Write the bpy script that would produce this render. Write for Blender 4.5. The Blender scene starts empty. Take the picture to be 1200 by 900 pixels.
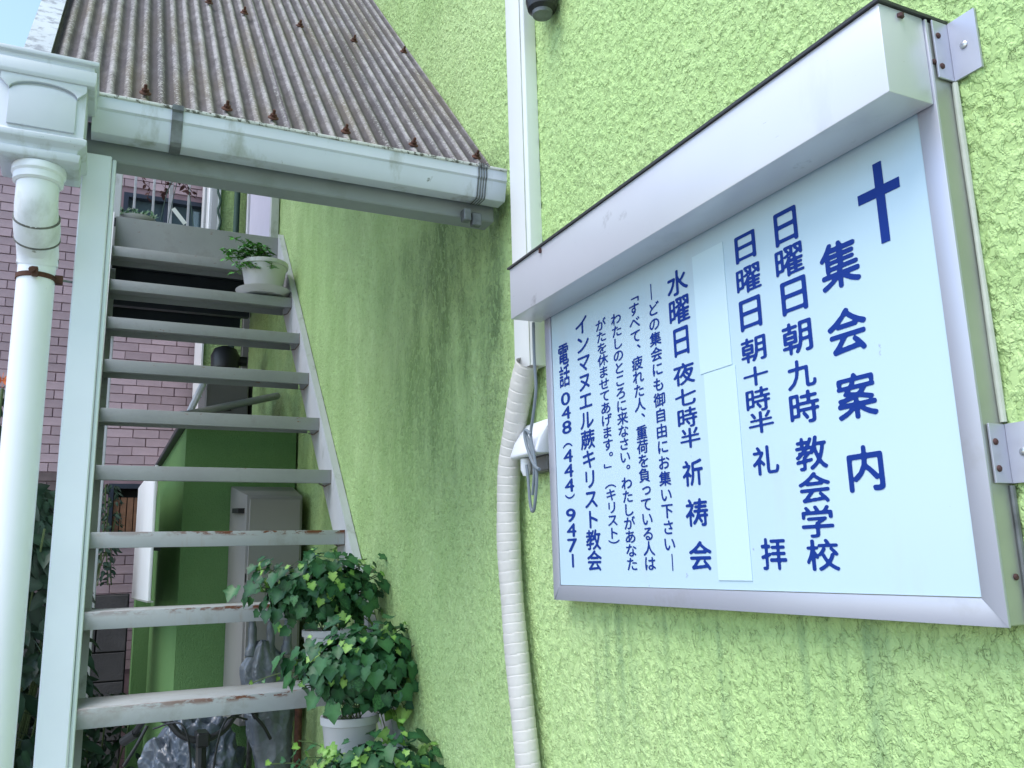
import bpy, bmesh, math, random
import numpy as np
from mathutils import Vector, Matrix, noise as mn
random.seed(7)
rnd = random.random
U = random.uniform
S = bpy.context.scene
COL = S.collection
PI = math.pi
GZ = -1.70          # ground height below the lens; everything is lifted by 1.70 at the end

# ---------------------------------------------------------------- camera
RM = np.array([[ 0.90156052, 0.06433819, 0.42784253],
               [-0.43187213, 0.19321232, 0.88099686],
               [-0.02598271,-0.97904525, 0.20197847]])
cam = bpy.data.cameras.new('camera'); camo = bpy.data.objects.new('camera', cam); COL.objects.link(camo)
cam.sensor_width = 36; cam.lens = 30.0; cam.clip_start = 0.02; cam.clip_end = 500
r_, d_, f_ = RM[:,0], RM[:,1], RM[:,2]
camo.matrix_world = Matrix(((r_[0],-d_[0],-f_[0],0),(r_[1],-d_[1],-f_[1],0),(r_[2],-d_[2],-f_[2],0),(0,0,0,1)))
S.camera = camo

# ---------------------------------------------------------------- light
SUN_EL, SUN_AZ = math.radians(60), math.radians(-104)     # azimuth from +y, towards +x
w = bpy.data.worlds.new('World'); S.world = w; w.use_nodes = True
nt = w.node_tree; nt.nodes.clear()
sky = nt.nodes.new('ShaderNodeTexSky'); sky.sky_type = 'NISHITA'; sky.sun_disc = False
sky.sun_elevation = SUN_EL; sky.sun_rotation = SUN_AZ; sky.air_density = 1.3; sky.dust_density = 1.0; sky.ozone_density = 1.0
bg = nt.nodes.new('ShaderNodeBackground'); bg.inputs['Strength'].default_value = 0.15
ow = nt.nodes.new('ShaderNodeOutputWorld')
nt.links.new(sky.outputs[0], bg.inputs[0]); nt.links.new(bg.outputs[0], ow.inputs[0])
sl = bpy.data.lights.new('sun', 'SUN'); sl.energy = 1.1; sl.angle = math.radians(40); sl.color = (1, .965, .92)
so = bpy.data.objects.new('sun', sl); COL.objects.link(so)
sd = Vector((math.sin(SUN_AZ)*math.cos(SUN_EL), math.cos(SUN_AZ)*math.cos(SUN_EL), math.sin(SUN_EL)))
so.rotation_euler = sd.to_track_quat('Z', 'Y').to_euler()
S.view_settings.view_transform = 'Standard'; S.view_settings.look = 'None'
S.view_settings.exposure = 1.15; S.view_settings.gamma = 1
S.cycles.max_bounces = 8; S.cycles.diffuse_bounces = 4

# ---------------------------------------------------------------- measuring
def ray(u, v):
    return RM @ np.array([(u-600)/1000., (v-450)/1000., 1.])
def atx(u, v, x): r = ray(u, v); return r*(x/r[0])
def aty(u, v, y): r = ray(u, v); return r*(y/r[1])
ROOF = lambda y: 0.957 + 1.11*(y-1.757)
def atroof(u, v):
    r = ray(u, v); t = (0.957-1.11*1.757)/(r[2]-1.11*r[1]); return r*t

# ---------------------------------------------------------------- object helpers
def put(o, label=None, cat=None, group=None, kind=None, parent=None):
    if label: o['label'] = label
    if cat: o['category'] = cat
    if group: o['group'] = group
    if kind: o['kind'] = kind
    if parent: o.parent = parent
    return o
def thing(name, label, cat, loc=(0,0,0), group=None):
    o = bpy.data.objects.new(name, None); o.empty_display_size = .05
    COL.objects.link(o); o.location = loc
    return put(o, label, cat, group)
class MB:
    def __init__(s, org=(0,0,0)): s.bm = bmesh.new(); s.o = Vector(org)
    def box(s, a, b, bev=0, seg=1):
        bm2 = bmesh.new()
        x0,y0,z0 = a; x1,y1,z1 = b
        vs = [bm2.verts.new((x,y,z)) for x in (x0,x1) for y in (y0,y1) for z in (z0,z1)]
        for f in ((0,1,3,2),(4,6,7,5),(0,4,5,1),(2,3,7,6),(0,2,6,4),(1,5,7,3)): bm2.faces.new([vs[i] for i in f])
        bmesh.ops.recalc_face_normals(bm2, faces=bm2.faces)
        if bev: bmesh.ops.bevel(bm2, geom=bm2.edges[:], offset=bev, segments=seg, affect='EDGES', profile=.5)
        s._m(bm2); return s
    def _m(s, bm2, M=None):
        me = bpy.data.meshes.new('t'); bm2.to_mesh(me); bm2.free()
        if M is not None: me.transform(M)
        s.bm.from_mesh(me); bpy.data.meshes.remove(me)
    def tube(s, pts, r, n=10, cap=True, ref=None):
        pts = [Vector(p) for p in pts]
        rr = r if isinstance(r, (list, tuple)) else [r]*len(pts)
        rings = []
        nx = None
        for i, p in enumerate(pts):
            t = (pts[min(i+1, len(pts)-1)] - pts[max(i-1, 0)]).normalized()
            if nx is None:
                a = Vector((0,0,1)) if abs(t.z) < .9 else Vector((1,0,0))
                nx = t.cross(a).normalized()
            nx = (nx - t*nx.dot(t)).normalized(); ny = t.cross(nx)
            rings.append([s.bm.verts.new(p + (nx*math.cos(k*2*PI/n) + ny*math.sin(k*2*PI/n))*rr[i]) for k in range(n)])
        for a, b in zip(rings, rings[1:]):
            for k in range(n): s.bm.faces.new((a[k], a[(k+1)%n], b[(k+1)%n], b[k]))
        if cap:
            s.bm.faces.new(rings[0][::-1]); s.bm.faces.new(rings[-1])
        return s
    def lathe(s, c, prof, n=24, cap0=True, cap1=True):
        rings = []
        for r, z in prof:
            rings.append([s.bm.verts.new((c[0]+r*math.cos(k*2*PI/n), c[1]+r*math.sin(k*2*PI/n), c[2]+z)) for k in range(n)])
        for a, b in zip(rings, rings[1:]):
            for k in range(n): s.bm.faces.new((a[k], a[(k+1)%n], b[(k+1)%n], b[k]))
        if cap0: s.bm.faces.new(rings[0][::-1])
        if cap1: s.bm.faces.new(rings[-1])
        return s
    def prism(s, poly, axis, a, b):
        """poly: 2-D outline; axis x -> (y,z); y -> (x,z); z -> (x,y)"""
        def P(p, t):
            return {'x': (t,p[0],p[1]), 'y': (p[0],t,p[1]), 'z': (p[0],p[1],t)}[axis]
        A = [s.bm.verts.new(P(p, a)) for p in poly]; B = [s.bm.verts.new(P(p, b)) for p in poly]
        n = len(poly)
        s.bm.faces.new(A); s.bm.faces.new(B[::-1])
        for i in range(n): s.bm.faces.new((A[i], B[i], B[(i+1)%n], A[(i+1)%n]))
        return s
    def strip(s, rows, closed=False):
        V = [[s.bm.verts.new(p) for p in r] for r in rows]
        for a, b in zip(V, V[1:]):
            m = len(a)
            for k in range(m if closed else m-1): s.bm.faces.new((a[k], a[(k+1)%m], b[(k+1)%m], b[k]))
        return s
    def rects(s, levels):
        """stack of rectangles (cx,cy,hx,hy,z)"""
        V = [[s.bm.verts.new((cx+i*hx, cy+j*hy, z)) for i, j in ((-1,-1),(1,-1),(1,1),(-1,1))] for cx,cy,hx,hy,z in levels]
        for a, b in zip(V, V[1:]):
            for k in range(4): s.bm.faces.new((a[k], a[(k+1)%4], b[(k+1)%4], b[k]))
        s.bm.faces.new(V[0][::-1]); s.bm.faces.new(V[-1]); return s
    def build(s, name, m, parent=None, label=None, cat=None, group=None, kind=None, smooth=None, bev=0, sharp=35, org=None):
        bmesh.ops.recalc_face_normals(s.bm, faces=s.bm.faces)
        if bev: bmesh.ops.bevel(s.bm, geom=s.bm.edges[:], offset=bev, segments=2, affect='EDGES', profile=.5, clamp_overlap=True)
        me = bpy.data.meshes.new(name); s.bm.to_mesh(me); s.bm.free()
        return link_mesh(name, me, m, parent, label, cat, group, kind, smooth, sharp, org)
def link_mesh(name, me, m, parent=None, label=None, cat=None, group=None, kind=None, smooth=True, sharp=35, org=None):
    me.materials.append(m)
    if smooth is not False:
        me.shade_smooth(); me.set_sharp_from_angle(angle=math.radians(sharp))
    o = bpy.data.objects.new(name, me); COL.objects.link(o)
    base = Vector((0,0,0))
    if org is not None: me.transform(Matrix.Translation(-Vector(org))); o.location = org
    put(o, label, cat, group, kind)
    if parent:
        o.parent = parent
        l = Vector((0,0,0)); p = parent
        while p: l += p.location; p = p.parent
        o.location = o.location - l           # meshes are given in scene coordinates
    return o

# ---------------------------------------------------------------- materials
def nodes(name):
    m = bpy.data.materials.new(name); m.use_nodes = True
    n = m.node_tree.nodes; l = m.node_tree.links
    return m, n, l, n['Principled BSDF']
def ramp(n, l, src, stops):
    r = n.new('ShaderNodeValToRGB'); l.new(src, r.inputs[0])
    e = r.color_ramp.elements
    while len(e) < len(stops): e.new(.5)
    for q, (p, c) in zip(e, stops):
        q.position = p; q.color = (c,c,c,1) if isinstance(c, (int,float)) else (*c,1)
    return r.outputs[0]
def mix(n, l, fac, a, b, mode='MIX'):
    x = n.new('ShaderNodeMix'); x.data_type = 'RGBA'; x.blend_type = mode
    for s_, v in ((0, fac), (6, a), (7, b)):
        if isinstance(v, (int, float)): x.inputs[s_].default_value = v if s_ == 0 else (v,v,v,1)
        elif isinstance(v, tuple): x.inputs[s_].default_value = (*v, 1)
        else: l.new(v, x.inputs[s_])
    return x.outputs[2]
def math_(n, l, op, a, b=None, c=None):
    x = n.new('ShaderNodeMath'); x.operation = op
    for i, v in enumerate((a, b, c)):
        if v is None: continue
        if isinstance(v, (int, float)): x.inputs[i].default_value = v
        else: l.new(v, x.inputs[i])
    return x.outputs[0]
def tex(n, l, scale, detail=3, rough=.55, stretch=(1,1,1), dist=0, coord='Object', vec=None, off=(0,0,0)):
    if vec is None:
        tc = n.new('ShaderNodeTexCoord'); vec = tc.outputs[coord]
    mp = n.new('ShaderNodeMapping'); mp.inputs['Scale'].default_value = stretch; mp.inputs['Location'].default_value = off
    l.new(vec, mp.inputs[0])
    t = n.new('ShaderNodeTexNoise'); t.inputs['Scale'].default_value = scale; t.inputs['Detail'].default_value = detail
    t.inputs['Roughness'].default_value = rough; t.inputs['Distortion'].default_value = dist
    l.new(mp.outputs[0], t.inputs[0]); return t.outputs[0]
def pm(name, col, rough=.5, metal=0, var=.12, vs=6, dirt=None, bump=None, rand=0, spec=.5):
    """dirt = (colour, threshold low, high, scale, stretch)  bump = (scale, distance)"""
    m, n, l, b = nodes(name)
    v = tex(n, l, vs, 4)
    f = ramp(n, l, v, [(.3, 1-var), (.7, 1+var)])
    c = mix(n, l, 1.0, tuple(col), f, 'MULTIPLY')
    if rand:
        oi = n.new('ShaderNodeObjectInfo')
        g = ramp(n, l, oi.outputs['Random'], [(0, 1-rand), (1, 1+rand)])
        c = mix(n, l, 1.0, c, g, 'MULTIPLY')
    if dirt:
        dl = dirt if isinstance(dirt, list) else [dirt]
        for dc, lo, hi, sc, st in dl:
            k = tex(n, l, sc, 6, .65, st)
            c = mix(n, l, ramp(n, l, k, [(lo, 0), (hi, 1)]), c, tuple(dc))
    l.new(c, b.inputs['Base Color'])
    b.inputs['Roughness'].default_value = rough; b.inputs['Metallic'].default_value = metal
    b.inputs['Specular IOR Level'].default_value = spec
    if bump:
        k = tex(n, l, bump[0], 4)
        bn = n.new('ShaderNodeBump'); bn.inputs['Distance'].default_value = bump[1]; bn.inputs['Strength'].default_value = .8
        l.new(k, bn.inputs['Height']); l.new(bn.outputs[0], b.inputs['Normal'])
    return m
UP = (6,6,.6)       # vertical streaks
M = {}
M['paint'] = pm('weathered white steel paint', (.54,.56,.58), .45, var=.06, dirt=[((.30,.31,.29), .56, .72, 9, (1,1,.5)), ((.2,.1,.05), .70, .76, 22, (1,1,1))], bump=(60,.0006))
M['post'] = pm('white post paint', (.74,.78,.86), .4, var=.03, dirt=((.42,.44,.42), .62, .8, 5, (1,1,.3)), bump=(30,.0006))
M['tread'] = pm('grey white tread paint', (.30,.315,.32), .5, var=.08, dirt=[((.24,.24,.23), .52, .8, 12, (1,1,1)), ((.22,.09,.04), .66, .72, 30, (.6,1,1.5))], bump=(80,.0008))
def rusty():
    m = pm('tread paint flaking to rust along its edge', (.40,.42,.43), .5, var=.08, dirt=((.30,.30,.28), .52, .72, 10, (1,1,1)))
    n, l = m.node_tree.nodes, m.node_tree.links; b = n['Principled BSDF']
    src = b.inputs['Base Color'].links[0].from_socket
    tc = n.new('ShaderNodeTexCoord'); sx = n.new('ShaderNodeSeparateXYZ'); l.new(tc.outputs['Generated'], sx.inputs[0])
    top = ramp(n, l, sx.outputs[2], [(.66, 0), (.86, 1)])
    frt = ramp(n, l, sx.outputs[1], [(.02, 1), (.10, 0)])
    rx = ramp(n, l, sx.outputs[0], [(.12, .35), (.5, 1)])
    k = tex(n, l, 34, 5, .7, (.45,1,1.2)); k = ramp(n, l, k, [(.47, 0), (.53, 1)])
    f = math_(n, l, 'MULTIPLY', math_(n, l, 'MULTIPLY', top, frt), math_(n, l, 'MULTIPLY', rx, k))
    k2 = tex(n, l, 55, 4, .6, (1,1,.15)); k2 = ramp(n, l, k2, [(.60, 0), (.74, .45)])
    c = mix(n, l, math_(n, l, 'MULTIPLY', k2, rx), src, (.34,.24,.17))
    c = mix(n, l, f, c, (.16,.05,.02))
    l.new(c, b.inputs['Base Color']); return m
M['treadrust'] = rusty()
M['pvc'] = pm('white plastic', (.78,.80,.86), .34, var=.03, dirt=[((.45,.46,.44), .60, .8, 7, (1,1,.4)), ((.30,.30,.28), .68, .74, 40, (1,1,.3))], bump=(12,.0006))
M['gutter'] = pm('weathered gutter plastic', (.60,.635,.71), .45, var=.05, dirt=[((.33,.35,.33), .56, .74, 14, (1,1,.35)), ((.12,.13,.11), .68, .76, 45, (1,1,1))])
M['gutlip'] = pm('mouldy gutter lip', (.58,.59,.57), .6, var=.1, dirt=((.09,.09,.07), .50, .58, 90, (1,1,1)))
M['duct'] = pm('clean white duct plastic', (.84,.86,.87), .3, var=.02)
M['tape'] = pm('white wrapping tape', (.60,.58,.55), .6, var=.06, vs=20, dirt=((.50,.48,.42), .58, .75, 12, (1,1,.5)), bump=(50,.001))
M['alu'] = pm('satin aluminium', (.51,.52,.60), .40, .5, var=.04, vs=4, dirt=((.42,.42,.45), .6, .8, 8, (1,1,1)))
M['aluside'] = pm('dull aluminium side', (.44,.46,.42), .45, .55, var=.08)
M['hood'] = pm('hood metal paint', (.63,.64,.70), .36, .25, var=.03, vs=3, dirt=[((.42,.42,.46), .64, .74, 16, (1,1,1)), ((.3,.3,.33), .70, .73, 70, (1,.5,2)), ((.52,.53,.58), .56, .75, 5, (1,1,.3))])
M['edge'] = pm('dark edge trim', (.04,.04,.045), .5)
M['panel'] = pm('milky acrylic panel', (.51,.67,.77), .2, var=.015, vs=2, dirt=[((.36,.42,.58), .705, .735, 19, (1,1,1)), ((.50,.60,.66), .56, .8, 5, (1,1,.35))])
M['patch'] = pm('white film strip', (.58,.75,.83), .22, var=.01)
M['ink'] = pm('navy lettering', (.006,.035,.24), .6, spec=.2, var=.05)
M['rust'] = pm('rusty steel', (.09,.035,.022), .8, .2, var=.4, vs=60)
M['darkrust'] = pm('dark rusted screw', (.10,.05,.05), .6, .5, var=.3, vs=80)
M['steel'] = pm('bright screw', (.55,.55,.55), .25, .9)
M['zinc'] = pm('weathered zinc strap', (.16,.17,.18), .5, .5, var=.35, vs=40)
M['black'] = pm('black plastic', (.018,.019,.022), .4)
M['cable'] = pm('grey cable sheath', (.17,.20,.23), .45)
M['bead'] = pm('pale sealant bead', (.52,.55,.48), .6, var=.15, vs=30)
M['pot'] = pm('pale plastic pot', (.60,.60,.61), .45, var=.05, dirt=((.36,.35,.30), .6, .8, 10, (1,1,.6)))
M['grime'] = pm('grimy joint sealant', (.16,.16,.15), .8, var=.4, vs=40)
M['weld'] = pm('rust stained weld', (.24,.20,.17), .7, var=.5, vs=50)
M['under'] = pm('landing underside shade', (.035,.043,.055), .6, var=.2)  # shade below the landing put into a dark base colour
M['soil'] = pm('potting soil', (.035,.025,.018), .95, bump=(60,.006))
M['heater'] = pm('beige enamel', (.27,.26,.25), .45, var=.03)
M['cabinet'] = pm('grey beige cabinet', (.15,.145,.14), .55, var=.08)
M['slot'] = pm('black slot', (.01,.01,.01), .7)
M['blue'] = pm('pale plastic cap', (.6,.7,.8), .35)
M['navy'] = pm('dark window frame', (.03,.04,.06), .4, .3)
M['wood'] = pm('brown wooden slat', (.22,.11,.06), .7, var=.3, vs=12)
M['concrete'] = pm('grey concrete ground', (.22,.22,.21), .85, var=.15, vs=1.5, dirt=((.12,.12,.11), .5, .7, 3, (1,1,1)), bump=(60,.004))
M['blocks'] = pm('dark concrete block', (.07,.065,.065), .9, var=.2, rand=.18, bump=(70,.004))
M['mortar'] = pm('dark pink mortar', (.27,.18,.20), .9, var=.15)
M['brick'] = pm('pink clay brick tile', (.40,.295,.32), .75, var=.12, vs=9, rand=.16, bump=(120,.0012))
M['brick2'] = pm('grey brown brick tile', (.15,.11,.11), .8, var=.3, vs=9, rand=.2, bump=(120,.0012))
M['tyre'] = pm('tyre rubber', (.02,.02,.02), .8)
M['door'] = pm('pale lavender door', (.62,.60,.72), .4, var=.03)
M['twine'] = pm('dark green twine', (.05,.10,.08), .8)
M['vine'] = pm('dried vine', (.10,.04,.035), .8)
def glassm():
    m, n, l, b = nodes('window glass')
    b.inputs['Base Color'].default_value = (.16,.24,.27,1); b.inputs['Roughness'].default_value = .04
    b.inputs['Metallic'].default_value = .6; b.inputs['Specular IOR Level'].default_value = 1
    return m
M['glass'] = glassm()
def plasticm(name, col, rough):
    m, n, l, b = nodes(name)
    k = tex(n, l, 14, 5, .6); c = ramp(n, l, k, [(.3, tuple(x*.6 for x in col)), (.72, tuple(x*1.35 for x in col))])
    l.new(c, b.inputs['Base Color']); b.inputs['Roughness'].default_value = rough
    b.inputs['Specular IOR Level'].default_value = .8
    v = n.new('ShaderNodeTexVoronoi'); v.inputs['Scale'].default_value = 8; tc = n.new('ShaderNodeTexCoord')
    k2 = tex(n, l, 9, 3); vm = n.new('ShaderNodeVectorMath'); vm.operation = 'ADD'
    l.new(tc.outputs['Object'], vm.inputs[0]); l.new(mix(n, l, 1., k2, (.15,.15,.15), 'MULTIPLY'), vm.inputs[1]); l.new(vm.outputs[0], v.inputs[0])
    bn = n.new('ShaderNodeBump'); bn.inputs['Distance'].default_value = .03; bn.inputs['Strength'].default_value = .9
    l.new(v.outputs[0], bn.inputs['Height']); l.new(bn.outputs[0], b.inputs['Normal'])
    return m
M['bag'] = plasticm('crumpled grey plastic', (.10,.125,.165), .3)
M['bag2'] = plasticm('milky plastic sleeve', (.13,.15,.18), .35)
def leafm(name, c0, c1, c2, rough=.42):
    m, n, l, b = nodes(name)
    oi = n.new('ShaderNodeObjectInfo'); k = tex(n, l, 7, 3, coord='Object')
    s_ = math_(n, l, 'ADD', oi.outputs['Random'], math_(n, l, 'MULTIPLY', k, .5))
    s_ = math_(n, l, 'FRACT', s_)
    c = ramp(n, l, s_, [(0, c0), (.55, c1), (1, c2)])
    v = n.new('ShaderNodeAttribute'); v.attribute_name = 'vein'
    c = mix(n, l, v.outputs['Fac'], c, tuple(min(1, x*2.2) for x in c2))
    l.new(c, b.inputs['Base Color']); b.inputs['Roughness'].default_value = rough
    b.inputs['Specular IOR Level'].default_value = .35
    return m
M['ivy'] = leafm('dark ivy leaf', (.010,.050,.020), (.020,.085,.030), (.05,.15,.05))
M['young'] = leafm('young yellow green leaf', (.10,.24,.04), (.17,.34,.06), (.26,.42,.10))
M['herb'] = leafm('fresh green leaf', (.05,.20,.02), (.08,.28,.04), (.14,.36,.08))
M['dark'] = leafm('dark shrub leaf', (.006,.02,.012), (.012,.035,.02), (.03,.06,.035))
M['stem'] = pm('green stem', (.08,.12,.04), .6)

def stucco(name, base, hi, displ, dirt=True, sc=1.0, weather_shade=True):
    m, n, l, b = nodes(name)
    tc = n.new('ShaderNodeTexCoord'); P = tc.outputs['Object']
    # warp
    w1 = n.new('ShaderNodeTexNoise'); w1.inputs['Scale'].default_value = 45*sc; w1.inputs['Detail'].default_value = 2; l.new(P, w1.inputs[0])
    vm = n.new('ShaderNodeVectorMath'); vm.operation = 'MULTIPLY_ADD'
    l.new(w1.outputs['Color'], vm.inputs[0]); vm.inputs[1].default_value = (.010,.010,.010); l.new(P, vm.inputs[2])
    vec = vm.outputs[0]
    a = tex(n, l, 62*sc, 3, .5, (1,1,.72), vec=vec)
    pl = ramp(n, l, a, [(.43, 0), (.47, .45), (.53, .62), (.56, .95), (.8, 1)])
    b2 = tex(n, l, 120*sc, 2, .5, (1,1,.8), vec=vec, off=(3,1,2))
    pl2 = ramp(n, l, b2, [(.45, 0), (.58, 1)])
    big = tex(n, l, 14*sc, 2, .5)
    h = math_(n, l, 'ADD', math_(n, l, 'MULTIPLY', pl, .55), math_(n, l, 'MULTIPLY', pl2, .34))
    h = math_(n, l, 'ADD', h, math_(n, l, 'MULTIPLY', big, .5))
    cm = tex(n, l, 34*sc, 2, .5, off=(7,2,9)); cm = ramp(n, l, cm, [(.42, 0), (.58, 1)])
    crk = math_(n, l, 'MULTIPLY', ramp(n, l, a, [(.455, 0), (.467, 1), (.475, 1), (.49, 0)]), cm)
    h = math_(n, l, 'SUBTRACT', h, math_(n, l, 'MULTIPLY', crk, .30))
    fine_ = tex(n, l, 420*sc, 2, .5); h = math_(n, l, 'ADD', h, math_(n, l, 'MULTIPLY', fine_, .07))
    dp = n.new('ShaderNodeDisplacement'); dp.inputs['Scale'].default_value = displ; dp.inputs['Midlevel'].default_value = .7
    l.new(h, dp.inputs['Height']); l.new(dp.outputs[0], n['Material Output'].inputs['Displacement'])
    m.displacement_method = 'BOTH'
    k = tex(n, l, 1.6, 5, .6)
    c = mix(n, l, ramp(n, l, k, [(.35, 0), (.68, 1)]), tuple(base), tuple(hi))
    k2 = tex(n, l, 7, 5, .6, (1,1,.4))
    c = mix(n, l, ramp(n, l, k2, [(.5, 0), (.85, .35)]), c, tuple(x*.75 for x in base))
    if weather_shade:
        sx = n.new('ShaderNodeSeparateXYZ'); l.new(P, sx.inputs[0]); y, z = sx.outputs[1], sx.outputs[2]
        def band(s, lo0, lo1, hi1, hi0):
            x = n.new('ShaderNodeMapRange'); x.interpolation_type = 'SMOOTHSTEP'; l.new(s, x.inputs[0])
            x.inputs[1].default_value = lo0; x.inputs[2].default_value = lo1
            q = n.new('ShaderNodeMapRange'); q.interpolation_type = 'SMOOTHSTEP'; l.new(s, q.inputs[0])
            q.inputs[1].default_value = hi1; q.inputs[2].default_value = hi0; q.inputs[3].default_value = 1; q.inputs[4].default_value = 0
            return math_(n, l, 'MULTIPLY', x.outputs[0], q.outputs[0])
        # rain streaks under the board
        st = tex(n, l, 26, 4, .55, (1,1,.05)); st = ramp(n, l, st, [(.50, 0), (.64, 1)])
        mk = math_(n, l, 'MULTIPLY', band(y, .55, .72, 1.36, 1.43), band(z, -.42, -.13, -.03, .0))
        c = mix(n, l, math_(n, l, 'MULTIPLY', math_(n, l, 'MULTIPLY', st, mk), .5), c, (.12,.22,.12))
        # grime washed down by the gutter end
        gr = tex(n, l, 9, 6, .7, (1,1,.35)); gr = ramp(n, l, gr, [(.32, 0), (.62, 1)])
        mk = math_(n, l, 'MULTIPLY', band(y, 1.60, 1.72, 2.0, 2.9), band(z, -.2, .5, .9, 1.0))
        c = mix(n, l, math_(n, l, 'MULTIPLY', math_(n, l, 'MULTIPLY', gr, mk), .8), c, (.075,.13,.05))
        canopy_shade = tex(n, l, 4, 6, .7, (1,1,.5), off=(5,5,5)); canopy_shade = ramp(n, l, canopy_shade, [(.35, 0), (.75, 1)])  # canopy shade on the wall, painted as mottled deep green
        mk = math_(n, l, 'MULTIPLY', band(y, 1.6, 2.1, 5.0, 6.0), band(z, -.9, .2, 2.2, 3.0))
        c = mix(n, l, math_(n, l, 'MULTIPLY', math_(n, l, 'MULTIPLY', canopy_shade, mk), .62), c, (.16,.29,.065))
    # shade in grooves and cracks of the render coat, painted into the colour
    gv = ramp(n, l, pl, [(0, .5 if weather_shade else .12), (.35, 0)])
    c = mix(n, l, gv, c, tuple(x*.85 for x in base))
    c = mix(n, l, math_(n, l, 'MULTIPLY', crk, .6 if weather_shade else .1), c, tuple(x*.3 for x in base))
    l.new(c, b.inputs['Base Color']); b.inputs['Roughness'].default_value = .75
    b.inputs['Specular IOR Level'].default_value = .3
    return m
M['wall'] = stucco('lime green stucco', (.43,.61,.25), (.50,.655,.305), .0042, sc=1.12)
M['wallb'] = stucco('shaded green stucco small grain', (.10,.21,.07), (.12,.24,.085), .002, weather_shade=False, sc=2.2)  # same green paint, darkened to hold the shade under the stairs
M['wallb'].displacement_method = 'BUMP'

# ================================================================= SETTING
g = MB(); g.strip([[(-60,-60,GZ),(60,-60,GZ)],[(-60,90,GZ),(60,90,GZ)]])
g.build('ground', M['concrete'], kind='structure', label='grey concrete yard')

# ---- green stucco building
gb = thing('stucco_building', 'lime green rough stucco building filling the right side behind the notice board', 'building', (.8,2,GZ))
def graded(a, b, f):
    out = [a]
    while out[-1] < b: out.append(out[-1] + f(out[-1]))
    out[-1] = b; return out
ys = [-3,-2,-1,-.5,0] + graded(.2, 5.48, lambda y: max(.0026, .0030*y*y/1.0 if y < 1 else .0026*y))
zs = [GZ,-1.3] + graded(-.95, 2.75, lambda z: .0042) + [3.2,3.9,4.6]
ny, nz = len(ys), len(zs)
vy, vz = np.meshgrid(np.array(ys), np.array(zs), indexing='ij')
co = np.stack([np.full(vy.shape, .8), vy, vz], -1).reshape(-1, 3)
i = np.arange((ny-1)*(nz-1)); a = (i//(nz-1))*nz + i % (nz-1)
fa = np.stack([a, a+1, a+nz+1, a+nz], -1)
me = bpy.data.meshes.new('wall'); me.from_pydata(co.tolist(), [], fa.tolist()); me.update()
wo = link_mesh('wall', me, M['wall'], gb, smooth=True, sharp=180)
b_ = MB(); b_.box((.83,-3,GZ), (4.5,5.48,4.6)); b_.build('wall_core', M['wallb'], gb)
b_ = MB(); b_.box((.70,-3,4.6),(4.6,5.6,4.75), .01); b_.build('parapet', M['paint'], gb)
# door on the landing
b_ = MB(); b_.box((.765,4.56,1.70),(.797,5.40,3.75), .004)
dr = b_.build('door', M['door'], gb, label='pale lavender door on the landing')
b_ = MB(); b_.tube([(.74,4.66,2.68),(.765,4.66,2.68)], .012); b_.build('handle', M['zinc'], dr)
b_ = MB(); b_.box((.75,5.405,1.70),(.795,5.45,3.78), .003); b_.box((.75,4.515,1.70),(.795,4.555,3.78), .003); b_.box((.75,4.515,3.785),(.795,5.45,3.83), .003); b_.build('door_frame', M['paint'], gb)
# low extension
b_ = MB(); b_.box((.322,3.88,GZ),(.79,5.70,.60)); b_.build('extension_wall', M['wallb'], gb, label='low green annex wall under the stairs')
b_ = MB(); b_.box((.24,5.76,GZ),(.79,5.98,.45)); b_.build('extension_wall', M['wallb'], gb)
b_ = MB(); b_.box((.295,3.85,.603),(.79,5.74,.63), .004); b_.build('extension_roof', M['edge'], gb)

# ---- far green house
fh = thing('green_house', 'bright green house wall with white corner trim beyond the landing', 'house', (.62,6.4,GZ))
b_ = MB(); b_.box((.6185,6.40,GZ),(4.4,6.9,1.897)); b_.box((.689,6.40,1.899),(4.4,6.9,4.8)); b_.build('wall', M['wall'], fh)
b_ = MB(); b_.box((.60,6.36,1.9),(.688,6.9,4.8), .006); b_.box((.60,6.38,GZ),(.618,6.9,1.897), .003); b_.build('corner_trim', M['duct'], fh)
b_ = MB(); b_.tube([(.80,6.33,-1.7),(.80,6.33,4.6)], .022, 12); b_.build('downpipe', M['twine'], fh)
b_ = MB(); b_.box((.875,6.30,-1.7),(.93,6.38,4.6), .004); b_.build('pipe_cover', M['cabinet'], fh)

# ---- pink brick building
YB = 7.0
pb = thing('brick_building', 'pink brick tile building behind the open stairs', 'building', (-1,YB,GZ))
BW, BH, J = .177, .0615, .0055
WIN = (.025,.675,2.20,2.93)      # upper window x0,x1,z0,z1
WLO = (.06,.32,.24,.63)          # lower window
def mortar():
    m_ = MB(); xs = [-6, WLO[0], WIN[0]+.0, WLO[1], WIN[1], 4.0]
    xs = sorted(xs); zs_ = sorted([GZ, WLO[2], WLO[3], WIN[2], WIN[3], 3.75])
    for x0, x1 in zip(xs, xs[1:]):
        for z0, z1 in zip(zs_, zs_[1:]):
            cx, cz = (x0+x1)/2, (z0+z1)/2
            if any(q[0] < cx < q[1] and q[2] < cz < q[3] for q in (WIN, WLO)): continue
            m_.box((x0,YB+.008,z0),(x1,YB+.2,z1))
    bmesh.ops.remove_doubles(m_.bm, verts=m_.bm.verts, dist=1e-5)
    return m_
mortar().build('wall', M['mortar'], pb, smooth=False)
b_ = MB(); b_.box((-6,YB+.205,GZ),(4,YB+4,3.75)); b_.build('wall_core', M['mortar'], pb, smooth=False)
b_ = MB(); b_.box((-6.1,YB-.08,3.752),(4.1,YB+4.1,3.86), .01); b_.build('parapet', M['paint'], pb)
bb = MB(); bb.box((-BW/2,0,-BH/2),(BW/2,.012,BH/2), .0022)
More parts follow.
